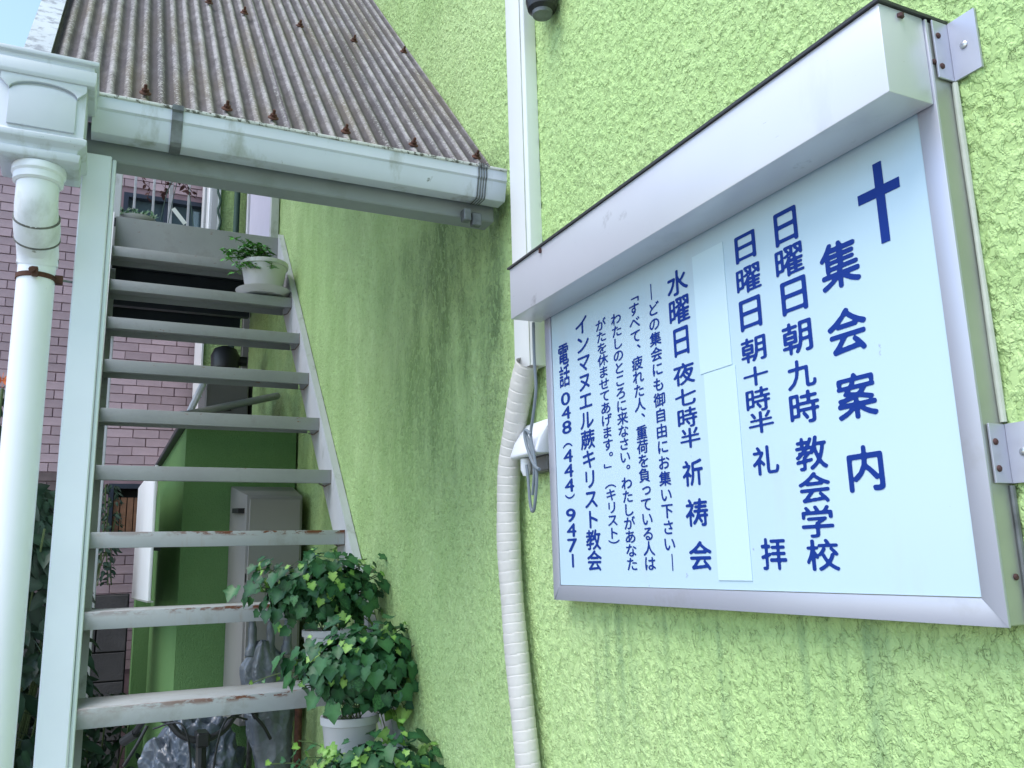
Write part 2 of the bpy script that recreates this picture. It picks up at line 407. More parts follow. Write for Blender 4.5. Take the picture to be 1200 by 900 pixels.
bmesh.ops.recalc_face_normals(bb.bm, faces=bb.bm.faces)
bme = {}
for key in ('brick','brick2'):
    me = bpy.data.meshes.new('brick'); bb.bm.to_mesh(me); me.materials.append(M[key]); bme[key] = me
def proj(p):
    q = RM.T @ np.array(p); return 600+1000*q[0]/q[2], 450+1000*q[1]/q[2]
cells = []
row = 0; z = GZ + BH/2
while z < 3.74:
    x = -6 + BW/2 + (row % 2)*(BW+J)/2
    while x < 3.95:
        hit = False
        for q in (WIN, WLO):
            if x+BW/2 > q[0]-.03 and x-BW/2 < q[1]+.03 and z+BH/2 > q[2]-.03 and z-BH/2 < q[3]+.03: hit = True
        if not hit:
            u, v = proj((x,YB,z)); pr = 9
            if 112 < u < 243 and 395 < v < 690: pr = 0
            elif 60 < u < 97 and 180 < v < 560: pr = 1
            elif 150 < u < 250 and 195 < v < 245: pr = 0
            elif -8 < u < 24 and 190 < v < 560: pr = 2
            elif 24 <= u <= 60 and 190 < v < 600: pr = 4
            elif 60 < u < 110 and 560 <= v < 660: pr = 3
            cells.append((pr, rnd(), x, z))
        x += BW + J
    row += 1; z += BH + J
cells.sort()
rest = {'brick': MB(), 'brick2': MB()}
for k, (pr, _, x, z) in enumerate(cells):
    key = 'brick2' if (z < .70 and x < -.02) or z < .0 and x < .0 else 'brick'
    jx, jy, jz = U(-.0012,.0012), U(-.0015,.0015), U(-.001,.001)
    if k < 300:
        o = bpy.data.objects.new('brick', bme[key]); COL.objects.link(o); o.parent = pb
        o.location = Vector((x+jx,YB+jy-.004,z+jz)) - pb.location; o.rotation_euler = (U(-.01,.01),U(-.005,.005),U(-.012,.012))
    else:
        if (z > 0 and (x < -3 or x > 1.6)) or z < -.7: continue
        q = rest[key].bm
        vs = [q.verts.new(c) for c in ((x-BW/2,YB+jy-.004,z-BH/2),(x+BW/2,YB+jy-.004,z-BH/2),(x+BW/2,YB+jy-.004,z+BH/2),(x-BW/2,YB+jy-.004,z+BH/2))]
        ws = [q.verts.new((v_.co.x,YB+.0085,v_.co.z)) for v_ in vs]
        q.faces.new(vs)
        for i in range(4): q.faces.new((vs[i], ws[i], ws[(i+1)%4], vs[(i+1)%4]))
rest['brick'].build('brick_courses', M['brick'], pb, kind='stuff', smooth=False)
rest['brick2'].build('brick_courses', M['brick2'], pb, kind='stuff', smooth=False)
def window(q, cols, name='window'):
    x0,x1,z0,z1 = q
    f = MB(); t = .035
    f.box((x0,YB-.03,z0),(x0+t,YB+.1,z1)); f.box((x1-t,YB-.03,z0),(x1,YB+.1,z1))
    f.box((x0+t,YB-.03,z1-t),(x1-t,YB+.1,z1)); f.box((x0+t,YB-.03,z0),(x1-t,YB+.1,z0+t))
    for c in cols: f.box((c-.014,YB-.015,z0+t),(c+.014,YB+.08,z1-t))
    return f.build('window_frame', M['navy'], pb, smooth=False)
wf = window(WIN, (.34,))
for a_, b2_ in ((WIN[0]+.036,.325),(.355,WIN[1]-.036)):
    q = MB(); q.box((a_,YB+.03,WIN[2]+.036),(b2_,YB+.036,WIN[3]-.036)); q.build('pane', M['glass'], wf, smooth=False)
wf = window(WLO, ())
for k in range(4):
    q = MB(); x0 = WLO[0]+.04+k*.047; q.box((x0,YB+.0,WLO[2]+.037),(x0+.041,YB+.025,WLO[3]-.10), .002); q.build('slat', M['wood'], wf)
q = MB(); q.box((WLO[0]+.036,YB+.10,WLO[2]+.036),(WLO[1]-.036,YB+.12,WLO[3]-.036)); q.build('pane', M['slot'], wf)

# ---- dark block wall at the foot of the brick building
bw = thing('block_wall', 'low dark grey concrete block wall below the pink bricks', 'wall', (-.5,6.6,GZ))
q = MB(); q.box((-3,6.62,GZ),(.235,6.74,-.16)); q.build('wall', M['slot'], bw, smooth=False)
r0 = 0; z = -.16
while z > -1.6:
    x = .23
    k = 0
    while x > -.9:
        wd = .39 if not (k == 0 and r0 % 2) else .19
        q = MB(); q.box((x-wd+.006,6.60,z-.19+.005),(x-.004,6.618,z-.005), .003); q.build('concrete_block', M['blocks'], bw)
        x -= wd; k += 1
    z -= .19; r0 += 1

# ================================================================= STAIRS
st = thing('staircase', 'open grey white steel staircase climbing beside the green wall', 'staircase', (.38,2.5,GZ))
T9Y, T9Z, RUN, RISE = 2.51, -.339, .208, .2275
SL = RISE/RUN
XL, XR = -.019, .768
for k in range(-5, 9):
    y = T9Y + k*RUN; z = T9Z + k*RISE
    m_ = MB(); t = .0035; dpt = .215 if k < 8 else .2
    j = U(-.0015,.0015)
    # folded pan: top plate, front lip, short back lip
    prof = [(y,z+j),(y+dpt,z),(y+dpt,z-.03),(y+dpt-t,z-.03),(y+dpt-t,z-t),(y+t,z-t),(y+t,z-.044),(y+.018,z-.044),(y+.018,z-.048),(y,z-.048)]
    m_.prism(prof, 'x', XL, XR)
    m_.build('tread', M['treadrust'] if k in (0,1,2) else M['tread'], st, bev=.0012)
for k in range(-5, 9):
    y = T9Y + k*RUN; z = T9Z + k*RISE
    m_ = MB(); m_.tube([(XR+.0005,y+.004,z-.046),(XR+.0015,y+.003,z-.02),(XR+.0005,y+.004,z+.001)], [.0022,.0034,.0022], 6); m_.tube([(XR+.0005,y+.004,z-.049),(XR+.001,y+.10,z-.052),(XR+.0005,y+.19,z-.033)], .0028, 6)
    m_.build('weld_bead', M['weld'], st)
def sline(y): return T9Z + SL*(y-T9Y)
ya, yb = T9Y-5.7*RUN, T9Y+9*RUN
def stringer(x0, x1, fx0, fx1):
    m_ = MB(); up, dn = .02, -.27
    za, zb = sline(ya), sline(yb)
    m_.prism([(ya,max(GZ,za+dn)),(ya,za+up),(yb,zb+up),(yb,zb+dn)], 'x', x0, x1)
    for o_ in (up-.0, dn):
        m_.prism([(ya,max(GZ,za+o_-.006)),(ya,max(GZ+.001,za+o_)),(yb,zb+o_),(yb,zb+o_-.006)], 'x', fx0, fx1)
    return m_
stringer(.770,.776,.7765,.797).build('stringer', M['paint'], st)
m_ = MB(); za, zb = sline(ya), sline(yb)
m_.prism([(ya,GZ),(ya,za+.02),(yb,zb+.02),(yb,zb-.27),(ya+.2,GZ)], 'x', -.027, -.021); m_.build('stringer', M['paint'], st)
m_ = MB(); m_.prism([(ya+.2,GZ),(yb,zb-.27),(yb,zb-.276),(ya+.206,GZ)], 'x', -.0205, .002); m_.build('stringer_flange', M['paint'], st)
# landing
LZ = 1.708; LY = T9Y+9*RUN
m_ = MB(); m_.box((-.012,LY,LZ-.205),(.795,LY+.006,LZ), .001); m_.build('landing_fascia', M['tread'], st)
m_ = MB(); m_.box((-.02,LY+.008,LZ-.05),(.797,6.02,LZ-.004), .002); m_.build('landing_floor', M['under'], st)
for k in range(4):
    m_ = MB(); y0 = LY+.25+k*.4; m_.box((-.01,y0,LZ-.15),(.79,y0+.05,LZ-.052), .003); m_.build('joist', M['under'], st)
m_ = MB(); m_.box((-.03,LY+.01,LZ-.20),(-.021,6.02,LZ)); m_.build('landing_edge', M['paint'], st)
for x, y in ((-.015,LY+.03),(-.015,5.97),(.60,5.97)):
    m_ = MB(); m_.box((x-.02,y-.02,LZ-.2 if x < 0 else LZ),(x+.02,y+.02,LZ+1.0), .003); m_.build('rail_post', M['paint'], st)
for k, x in enumerate((.0875,.205,.314,.43,.54)):
    m_ = MB(); rr = .008 if k != 2 else .013
    m_.box((x-rr,5.95-rr,LZ),(x+rr,5.95+rr,LZ+.98), .002); m_.build('baluster', M['paint'], st)
for k in range(12):
    y = LY+.15+k*.12; m_ = MB(); m_.box((-.022,y-.008,LZ),(-.006,y+.008,LZ+.98), .002); m_.build('baluster', M['paint'], st)
m_ = MB(); m_.tube([(-.015,LY,LZ+1.0),(-.015,5.97,LZ+1.0),(.62,5.97,LZ+1.0)], .018, 12); m_.build('handrail', M['paint'], st)
for x, y in ((-.03,6.0),):
    m_ = MB(); m_.box((x-.0,y-.05,GZ),(x+.05,y,LZ-.052), .003); m_.build('landing_post', M['paint'], st)

# ================================================================= CANOPY
cp = thing('stair_canopy', 'steep corrugated canopy roof on a white steel post and beam over the stairs', 'canopy', (-.04,1.67,GZ))
P_ = .0318; AMP = .0056
def roof_sheet(x0, x1, y0, y1, lift):
    nx_ = int((x1-x0)/P_*10); nyy = 16
    rows_t, rows_b = [], []
    for j in range(nyy+1):
        y = y0 + (y1-y0)*j/nyy; rt, rb = [], []
        for i in range(nx_+1):
            x = x0 + (x1-x0)*i/nx_
            h = AMP*math.cos(2*PI*x/P_) + lift + .0015*mn.noise(Vector((x*3,y*2,lift)))
            z = ROOF(y); n_ = Vector((0,-1.11,1)).normalized()
            p = Vector((x,y,z)) + n_*h
            rt.append(p); rb.append(p - n_*.004)
        rows_t.append(rt); rows_b.append(rb)
    m_ = MB(); m_.strip(rows_t); m_.strip([r[::-1] for r in rows_b])
    m_.strip([rows_t[0], rows_b[0]]); m_.strip([rows_t[-1], rows_b[-1]])
    m_.strip([[r[0] for r in rows_t],[r[0] for r in rows_b]]); m_.strip([[r[-1] for r in rows_t],[r[-1] for r in rows_b]])
    bmesh.ops.remove_doubles(m_.bm, verts=m_.bm.verts, dist=1e-6)
    return m_.build('roof_sheet', M['roof'], cp, sharp=60)
def roofm():
    m, n, l, b = nodes('weathered corrugated sheet')
    tc = n.new('ShaderNodeTexCoord'); sx = n.new('ShaderNodeSeparateXYZ'); l.new(tc.outputs['Object'], sx.inputs[0])
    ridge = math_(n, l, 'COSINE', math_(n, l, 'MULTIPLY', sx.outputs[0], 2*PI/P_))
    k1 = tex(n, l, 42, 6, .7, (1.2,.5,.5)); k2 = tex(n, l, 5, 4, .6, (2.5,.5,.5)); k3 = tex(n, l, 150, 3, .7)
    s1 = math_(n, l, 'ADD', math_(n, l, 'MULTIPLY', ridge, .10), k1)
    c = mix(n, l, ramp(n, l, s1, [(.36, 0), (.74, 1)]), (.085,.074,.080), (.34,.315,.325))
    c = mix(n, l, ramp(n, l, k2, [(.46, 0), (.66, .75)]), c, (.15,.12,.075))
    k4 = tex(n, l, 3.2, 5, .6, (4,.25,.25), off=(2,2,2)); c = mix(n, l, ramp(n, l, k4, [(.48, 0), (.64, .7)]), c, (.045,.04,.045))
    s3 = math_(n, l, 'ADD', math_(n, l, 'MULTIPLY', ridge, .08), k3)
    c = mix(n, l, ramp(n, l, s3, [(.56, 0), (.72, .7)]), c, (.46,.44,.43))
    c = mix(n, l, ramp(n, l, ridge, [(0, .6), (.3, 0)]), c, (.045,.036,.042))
    l.new(c, b.inputs['Base Color']); b.inputs['Roughness'].default_value = .85
    bn = n.new('ShaderNodeBump'); bn.inputs['Distance'].default_value = .002; l.new(k1, bn.inputs['Height']); l.new(bn.outputs[0], b.inputs['Normal'])
    return m
M['roof'] = roofm()
XA, XM, XB = -.148, .32, .790
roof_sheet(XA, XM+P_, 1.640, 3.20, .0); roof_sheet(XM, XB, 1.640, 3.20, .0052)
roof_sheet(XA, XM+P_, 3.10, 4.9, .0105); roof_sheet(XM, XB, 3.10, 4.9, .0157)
# bolts
nrm = Vector((0,-1.11,1)).normalized()
def bolt(p):
    m_ = MB(); q = nrm.to_track_quat('Z','Y').to_matrix().to_4x4(); q.translation = Vector(p) + nrm*.010
    for prof, n_ in (([(.0115,0),(.0115,.002),(.009,.004)],14),([(.0070,.004),(.0070,.0095)],6),([(.0034,.0095),(.0034,.017),(.0025,.019)],8)):
        m2 = MB(); m2.lathe((0,0,0), prof, n_); me = bpy.data.meshes.new('t'); m2.bm.to_mesh(me); m2.bm.free(); me.transform(q); m_.bm.from_mesh(me); bpy.data.meshes.remove(me)
    m_.build('roof_bolt', M['rust'], cp)
def snap(x): return round(x/P_)*P_
for u, v in ((169,112),(265,130),(320,142),(408,157),(487,172),(560,186)):
    p = atroof(u, v); bolt((snap(p[0]),1.742,ROOF(1.742)))
for u, v in ((245,8),(286,20),(351,35),(413,52),(472,65)):
    p = atroof(u, v); bolt((snap(p[0]),p[1],p[2]))
for y in (3.3,4.0,4.7):
    for x in (-.1,.05,.2,.35,.5,.65): bolt((snap(x),y,ROOF(y)))
# verge flashing, purlins, rafters
m_ = MB(); m_.prism([(1.63,ROOF(1.63)-.10),(1.63,ROOF(1.63)+.022),(4.92,ROOF(4.92)+.022),(4.92,ROOF(4.92)-.10)], 'x', -.1935, -.188)
m_.prism([(1.63,ROOF(1.63)+.0225),(1.63,ROOF(1.63)+.030),(4.92,ROOF(4.92)+.030),(4.92,ROOF(4.92)+.0225)], 'x', -.1935, -.146)
M['flash'] = pm('speckled zinc flashing', (.50,.53,.56), .5, .2, dirt=((.25,.26,.28), .5, .62, 40, (1,1,1)))
m_.build('verge_flashing', M['flash'], cp)
for y in (1.742,2.13,2.75,3.35,4.0,4.7):
    m_ = MB(); zc = ROOF(y)-.075; m_.box((-.185,y-.02,zc-.03),(.79,y+.02,zc+.022), .002)
    if y > 1.8: m_.build('purlin', M['paint'], cp)
for x in (-.17,):
    m_ = MB(); m_.prism([(1.72,ROOF(1.72)-.17),(1.72,ROOF(1.72)-.08),(4.9,ROOF(4.9)-.08),(4.9,ROOF(4.9)-.17)], 'x', x-.017, x+.03); m_.build('rafter', M['paint'], cp)
M['beam'] = pm('grey white beam paint', (.26,.285,.295), .5, var=.06, dirt=((.20,.22,.21), .55, .75, 8, (1,1,1)))
m_ = MB(); m_.box((-.075,1.665,.757),(.775,1.72,.83), .003); bm_ = m_.build('beam', M['beam'], cp)
m_ = MB(); m_.box((-.067,1.640,GZ),(-.0185,1.664,.756), .0022)
m_.box((-.066,1.6645,GZ),(-.020,1.705,.756), .001)
m_.build('post', M['post'], cp)
m_ = MB(); m_.box((-.0180,1.652,GZ),(-.0105,1.700,.756), .003, 2); m_.build('post_flange', M['post'], cp)
m_ = MB(); m_.box((-.016,4.86,GZ),(.03,4.90,ROOF(4.86)-.09)); 
m_.bm.free()

# ================================================================= GUTTER, RAIN HEAD, DOWNPIPE
gt = thing('gutter', 'weathered white rain gutter along the foot of the corrugated roof', 'gutter', (.36,1.62,.76))
GX0, GX1 = -.056, .778
def gprof(o=0):
    return [(1.655,.848),(1.655,.789),(1.650,.787),(1.616,.787),(1.6125,.791),(1.609,.806),(1.604,.822),(1.604,.826),(1.600,.830),(1.600,.852)]
pr = gprof(); inner = [(y+.0025 if i > 1 else y-.0025, z+.0025 if 1 < i < 5 else z) for i, (y, z) in enumerate(pr)]
m_ = MB(); m_.strip([[(x,y,z) for x in (GX0,GX1)] for y, z in pr]); m_.strip([[(x,y,z) for x in (GX1,GX0)] for y, z in inner])
for x in (GX0, GX1):
    m_.bm.faces.new([m_.bm.verts.new((x,y,z)) for y, z in pr])
m_.build('channel', M['gutter'], gt)
m_ = MB(); m_.box((GX0-.001,1.5965,.852),(GX1+.001,1.609,.8585), .0015); m_.build('lip', M['gutlip'], gt)
for x0, x1, mm in ((.078,.098,'zinc'),(.708,.711,'zinc'),(.7145,.717,'zinc'),(.7205,.7230,'zinc'),(.7265,.729,'zinc')):
    m_ = MB(); off = .0012
    op = [(1.5955,.860),(1.5945,.850),(1.5985,.850)] 
    path = [(1.612,.8598),(1.5952,.8598),(1.5952,.850),(1.5988,.846),(1.5988,.830),(1.6028,.824),(1.6078,.806),(1.6112,.7905),(1.6155,.7855),(1.652,.7855)]
    m_.strip([[(x,y-off if k < 8 else y,z if k < 8 else z-off) for x in (x0,x1)] for k, (y, z) in enumerate(path)])
    m_.strip([[(x0,y,z),(x0,y+.004,z)] for y, z in path]); m_.strip([[(x1,y,z),(x1,y+.004,z)] for y, z in path])
    m_.build('strap', M[mm], gt, sharp=20)
m_ = MB(); m_.box((.690,1.640,.742),(.708,1.662,.770), .002); m_.box((.712,1.645,.735),(.735,1.662,.765), .002); m_.build('strap_block', M['zinc'], gt)

rh = thing('rain_head', 'white moulded rain hopper at the left end of the gutter', 'rain hopper', (-.127,1.565,.67))
cx, cy = -.127, 1.565
m_ = MB(); m_.rects([(cx,cy,.0755,.066,.812),(cx,cy,.0775,.068,.818),(cx,cy,.0775,.068,.838),(cx,cy,.0735,.064,.840),(cx,cy,.0735,.064,.848),(cx,cy,.080,.070,.850),(cx,cy,.080,.070,.8575)]); m_.build('rim', M['gutter'], rh, bev=.001)
m_ = MB(); m_.rects([(cx,cy,.052,.045,.672),(cx,cy,.060,.053,.675),(cx,cy,.062,.055,.688),(cx,cy,.056,.050,.690),(cx,cy,.058,.052,.697),(cx,cy,.069,.061,.704),(cx,cy,.070,.062,.714),(cx,cy,.064,.056,.718),(cx,cy,.0645,.0565,.8115)]); m_.build('body', M['gutter'], rh, bev=.001)
# raised front panel with arched top
arch = [(-.050,.724),(.050,.724),(.050,.782)] + [(.050*math.cos(a), .782+.016*math.sin(a)) for a in np.linspace(.15, PI-.15, 12)] + [(-.050,.782)]
m_ = MB(); m_.prism([(cx+x,z) for x, z in arch], 'y', cy-.0605, cy-.056); m_.build('front_panel', M['gutter'], rh, bev=.001)
arch2 = [(-.064,.800),(-.064,.812),(.064,.812),(.064,.800),(.050,.7855)] + [(.050*math.cos(a), .786+.018*math.sin(a)) for a in np.linspace(.1, PI-.1, 12)] + [(-.050,.7855)]
m_ = MB(); m_.prism([(cx+x,z) for x, z in arch2], 'y', cy-.0635, cy-.056); m_.build('arch_moulding', M['gutter'], rh, bev=.0008)

dp_ = thing('downpipe', 'round white downpipe below the rain hopper at the left edge', 'downpipe', (-.127,1.64,GZ))
m_ = MB(); m_.lathe((cx,1.555,0), [(.0405,.672),(.0415,.668),(.0415,.660),(.0385,.656),(.0385,.645),(.0345,.642)][::-1], 28); m_.build('socket_ring', M['pvc'], dp_)
path = [(cx,1.555,.655),(cx,1.555,.622),(cx,1.558,.606),(cx+.001,1.570,.590),(cx+.002,1.590,.576)]
m_ = MB(); m_.tube(path, [.0325,.0325,.0330,.0335,.0335], 28); m_.build('elbow', M['pvc'], dp_)
m_ = MB(); m_.tube([(cx+.001,1.574,.590),(cx+.0015,1.583,.583),(cx+.002,1.594,.575),(cx+.002,1.606,.567)], [.0355,.0360,.0360,.035], 28); m_.build('collar', M['pvc'], dp_)
for q0, q1 in (((cx+.001,1.5715,.5925),(cx+.001,1.5745,.5900)),((cx+.002,1.6055,.5675),(cx+.002,1.6080,.5655)),((cx+.003,1.64,.5400),(cx+.003,1.64,.5375))):
    m_ = MB(); m_.tube([q0,q1], .0362 if q0[1] < 1.62 else .0334, 28); m_.build('joint_ring', M['grime'], dp_)
m_ = MB(); m_.tube([(cx+.002,1.596,.575),(cx+.002,1.620,.560),(cx+.003,1.634,.548),(cx+.003,1.64,.53)], [.0325,.0330,.0330,.032], 28); m_.build('elbow', M['pvc'], dp_)
m_ = MB(); m_.lathe((cx+.003,1.64,0), [(.030,GZ),(.030,.54)], 28); m_.build('pipe', M['pvc'], dp_)
m_ = MB(); m_.lathe((cx+.003,1.64,0), [(.0305,.527),(.0325,.528),(.0325,.536),(.0320,.538)], 28); m_.build('collar', M['pvc'], dp_)
m_ = MB(); m_.lathe((cx+.003,1.64,0), [(.0302,.4995),(.0322,.500),(.0322,.508),(.0302,.5085)], 28)
m_.box((cx-.002,1.594,.497),(cx+.008,1.608,.512), .001); m_.box((cx+.032,1.632,.497),(cx+.045,1.644,.512), .001)
m_.tube([(cx+.0-.001,1.590,.505),(cx-.001,1.600,.505)], .005, 8)
cl = m_.build('clamp', M['rust'], dp_)
m_ = MB(); m_.tube([(cx+.044,1.64,.505),(-.064,1.65,.507)], .0022, 8); m_.build('clamp_rod', M['zinc'], dp_)

# ================================================================= NOTICE BOARD
nb = thing('notice_board', 'wall mounted aluminium notice board with blue Japanese church meeting times', 'notice board', (.79,.98,-.08))
XF, XP = .764, .769
Y0, Y1, Z0, Z1 = .5385, 1.4215, -.0735, .556
PY0, PY1, PZ0 = .5625, 1.3975, -.0475
fr = MB()
A = [(.764,PY0,PZ0),(.7665,Y0,Z0),(.7665,Y1,Z0),(.764,PY1,PZ0)]; B = [(.7675,y,z) for _, y, z in A]
VA = [fr.bm.verts.new(p) for p in A]; VB = [fr.bm.verts.new(p) for p in B]; fr.bm.faces.new(VA); fr.bm.faces.new(VB[::-1])
for i in range(4): fr.bm.faces.new((VA[i],VB[i],VB[(i+1)%4],VA[(i+1)%4]))
fb = fr.build('frame_rail', M['alu'], nb, bev=.0003)
fr = MB(); fr.prism([(Y0,Z0),(PY0,PZ0),(PY0,Z1),(Y0,Z1)], 'x', XF, .7675); fr.build('frame_stile', M['alu'], nb, bev=.0006)
fr = MB(); fr.prism([(Y1,Z0),(Y1,Z1),(PY1,Z1),(PY1,PZ0)], 'x', XF, .7675); fr.build('frame_stile', M['alu'], nb, bev=.0006)
m_ = MB(); m_.box((.7685,Y0+.0015,Z0+.0015),(.802,Y1-.0015,Z1-.001), .001); m_.build('case', M['aluside'], nb)
m_ = MB(); m_.box((.7668,PY0-.001,PZ0-.001),(.7683,PY1+.001,Z1-.01)); 
m_.bm.free()
m_ = MB(); m_.box((.7660,PY0+.0012,PZ0+.0012),(.7678,PY1-.0012,Z1-.02)); m_.build('panel', M['panel'], nb)
XPF = .7660
# hood
HY0, HY1, HZ0, HZ1, HX = .5408, 1.434, .4565, .5580, .6975
m_ = MB(); m_.prism([(HY0,HZ0),(HY1,HZ0),(HY1,HZ1),(HY0,HZ1)], 'x', HX, .7635)
m_.build('hood', M['hood'], nb, bev=.0016)
m_ = MB(); m_.box((HX-.0035,HY0-.003,HZ1+.0002),(.800,HY1+.004,HZ1+.0038)); m_.build('hood_flashing', M['edge'], nb)
for y, z in ((1.30,HZ1-.006),(.57,HZ1-.008)):
    m_ = MB()
    if y > 1: m_.box((HX-.0045,y-.002,z-.006),(HX-.0003,y+.002,z+.003))
    else: m_.lathe((HX+.03,HY0-.001,z), [(.004,-.002),(.004,.002)], 10)
    m_.build('hood_screw', M['darkrust'], nb)
def screw(c, axis, mm, r=.0042):
    m2 = MB(); m2.lathe((0,0,0), [(r,0),(r*.95,.0012),(r*.55,.0022)], 12)
    q = Vector(axis).to_track_quat('Z','Y').to_matrix().to_4x4(); q.translation = Vector(c)
    me = bpy.data.meshes.new('screw'); m2.bm.to_mesh(me); m2.bm.free(); me.transform(q); return me
def bracket(z0, z1, ya_):
    m_ = MB()
    m_.box((.772,ya_-.0022,z0),(.7985,ya_,z1), .0004); 
    m_.prism([(ya_-.0025,z0),(ya_-.0025,z1),(ya_-.034,z1),(ya_-.034,z0)], 'x', .7955,.7985)
    br = m_.build('bracket', M['alu'], nb)
    zc = (z0+z1)/2
    for zz in (z0+.014, z1-.018):
        link_mesh('screw', screw((.7785,ya_-.0022,zz), (0,-1,0), M['darkrust'], .0034), M['darkrust'], br)
    link_mesh('screw', screw((.7955,ya_-.018,zc), (-1,0,0), M['steel'], .0044), M['steel'], br)
bracket(.4880,.5560,Y0); bracket(.0600,.1180,Y0)
for x, z in ((.7705,.507),(.785,-.028)):
    link_mesh('screw', screw((x,Y0+.001,z), (0,-1,0), M['darkrust'], .0032), M['darkrust'], nb)
m_ = MB(); m_.tube([(.7955,Y0-.002,z) for z in np.linspace(.486,.120,14)], [.0032+.0004*math.sin(7*k) for k in range(14)], 8); m_.build('sealant_bead', M['bead'], nb)
m_ = MB(); m_.tube([(.7955,Y0-.001,z) for z in np.linspace(.058,-.07,6)], .003, 8); m_.build('sealant_bead', M['zinc'], nb)
# film strips covering old text
def pq(u, v): p = atx(u, v, XPF); return p[1], p[2]
for quad in (((811,301),(847,284),(858.5,428),(821.5,438)), ((822,439),(858.7,429.5),(886,681),(846,680))):
    pts = [pq(*q) for q in quad]
    ya_ = (pts[0][0]+pts[3][0])/2; yb_ = (pts[1][0]+pts[2][0])/2
    za_ = (pts[2][1]+pts[3][1])/2; zb_ = (pts[0][1]+pts[1][1])/2
    m_ = MB(); m_.box((XPF-.0011,yb_,za_),(XPF-.0002,ya_,zb_), .0002); m_.build('blank_strip', M['patch'], nb)

# ---- lettering: outlines of the characters, corners rounded, laid as thin film
GC = {}
def glyph(ch, N):
    if (ch, N) in GC: return GC[(ch, N)]
    cu = bpy.data.curves.new('t', 'FONT'); cu.body = ch; cu.size = 1; cu.resolution_u = 3
    o = bpy.data.objects.new('t', cu); COL.objects.link(o)
    dg = bpy.context.evaluated_depsgraph_get(); me = bpy.data.meshes.new_from_object(o.evaluated_get(dg))
    me.calc_loop_triangles()
    V = np.array([v.co[:2] for v in me.vertices]) if len(me.vertices) else np.zeros((0,2))
    T = [t.vertices[:] for t in me.loop_triangles]
    bpy.data.objects.remove(o); bpy.data.curves.remove(cu); bpy.data.meshes.remove(me)
    img = np.zeros((N, N)); pad = .1
    # em square mapped to [pad, 1-pad]; baseline at .12 of em
    s = (1-2*pad)*N
    lo = V.min(0); hi_ = V.max(0)
    full = ord(ch) > 0x2000
    if full: X = (V[:,0] - 0.0)*s + pad*N; Y = (V[:,1]+.12)*s + pad*N
    else: X = (V[:,0] - (lo[0]+hi_[0])/2 + .5)*s + pad*N; Y = (V[:,1]+.14)*s + pad*N
    for t in T:
        p = [(X[i], Y[i]) for i in t]
        x0, x1 = int(max(0, min(q[0] for q in p)-1)), int(min(N-1, max(q[0] for q in p)+1))
        y0, y1 = int(max(0, min(q[1] for q in p)-1)), int(min(N-1, max(q[1] for q in p)+1))
        if x1 < x0 or y1 < y0: continue
        gx, gy = np.meshgrid(np.arange(x0, x1+1)+.5, np.arange(y0, y1+1)+.5)
        def e(a, b): return (b[0]-a[0])*(gy-a[1]) - (b[1]-a[1])*(gx-a[0])
        e0, e1, e2 = e(p[0],p[1]), e(p[1],p[2]), e(p[2],p[0])
        img[y0:y1+1, x0:x1+1][((e0>=-.01)&(e1>=-.01)&(e2>=-.01))|((e0<=.01)&(e1<=.01)&(e2<=.01))] = 1
    GC[(ch, N)] = img; return img
def blur(img, s):
    n_ = img.shape[0]; d = np.arange(n_)[:,None]-np.arange(n_)[None,:]
    G = np.exp(-d*d/(2*s*s)); G /= (s*math.sqrt(2*PI)); return G @ img @ G.T
def contour_mesh(F, t):
    """marching squares with row-merged interiors -> list of polygons in pixel units"""
    n_ = F.shape[0]; polys = []; I = F > t
    for j in range(n_-1):
        run = None
        for i_ in range(n_-1):
            c = (I[j,i_], I[j,i_+1], I[j+1,i_+1], I[j+1,i_])
            if all(c):
                if run is None: run = i_
                continue
            if run is not None: polys.append([(run,j),(i_,j),(i_,j+1),(run,j+1)]); run = None
            if not any(c): continue
            cs = [(i_,j),(i_+1,j),(i_+1,j+1),(i_,j+1)]; val = [F[j,i_],F[j,i_+1],F[j+1,i_+1],F[j+1,i_]]
            out = []
            for k in range(4):
                a_, b2_ = cs[k], cs[(k+1)%4]; va, vb = val[k], val[(k+1)%4]
                if c[k]: out.append(a_)
                if c[k] != c[(k+1)%4]:
                    q = (t-va)/(vb-va); out.append((a_[0]+(b2_[0]-a_[0])*q, a_[1]+(b2_[1]-a_[1])*q))
            if len(out) > 2: polys.append(out)
        if run is not None: polys.append([(run,j),(n_-1,j),(n_-1,j+1),(run,j+1)])
    return polys
ROT = set('「」（）')
PC = {}
def glyph_polys(ch, N, bold):
    k_ = (ch, N, bold)
    if k_ not in PC:
        im = glyph(ch, N)
        F = blur(im, N*.017); 
        pl = contour_mesh(F, bold)
        pl = [[((x+.5)/N, (y+.5)/N) for x, y in p] for p in pl]
        if ch in ROT: pl = [[(y, 1-x) for x, y in p] for p in pl]
        PC[k_] = pl
    return PC[k_]
TX = XPF - .0006
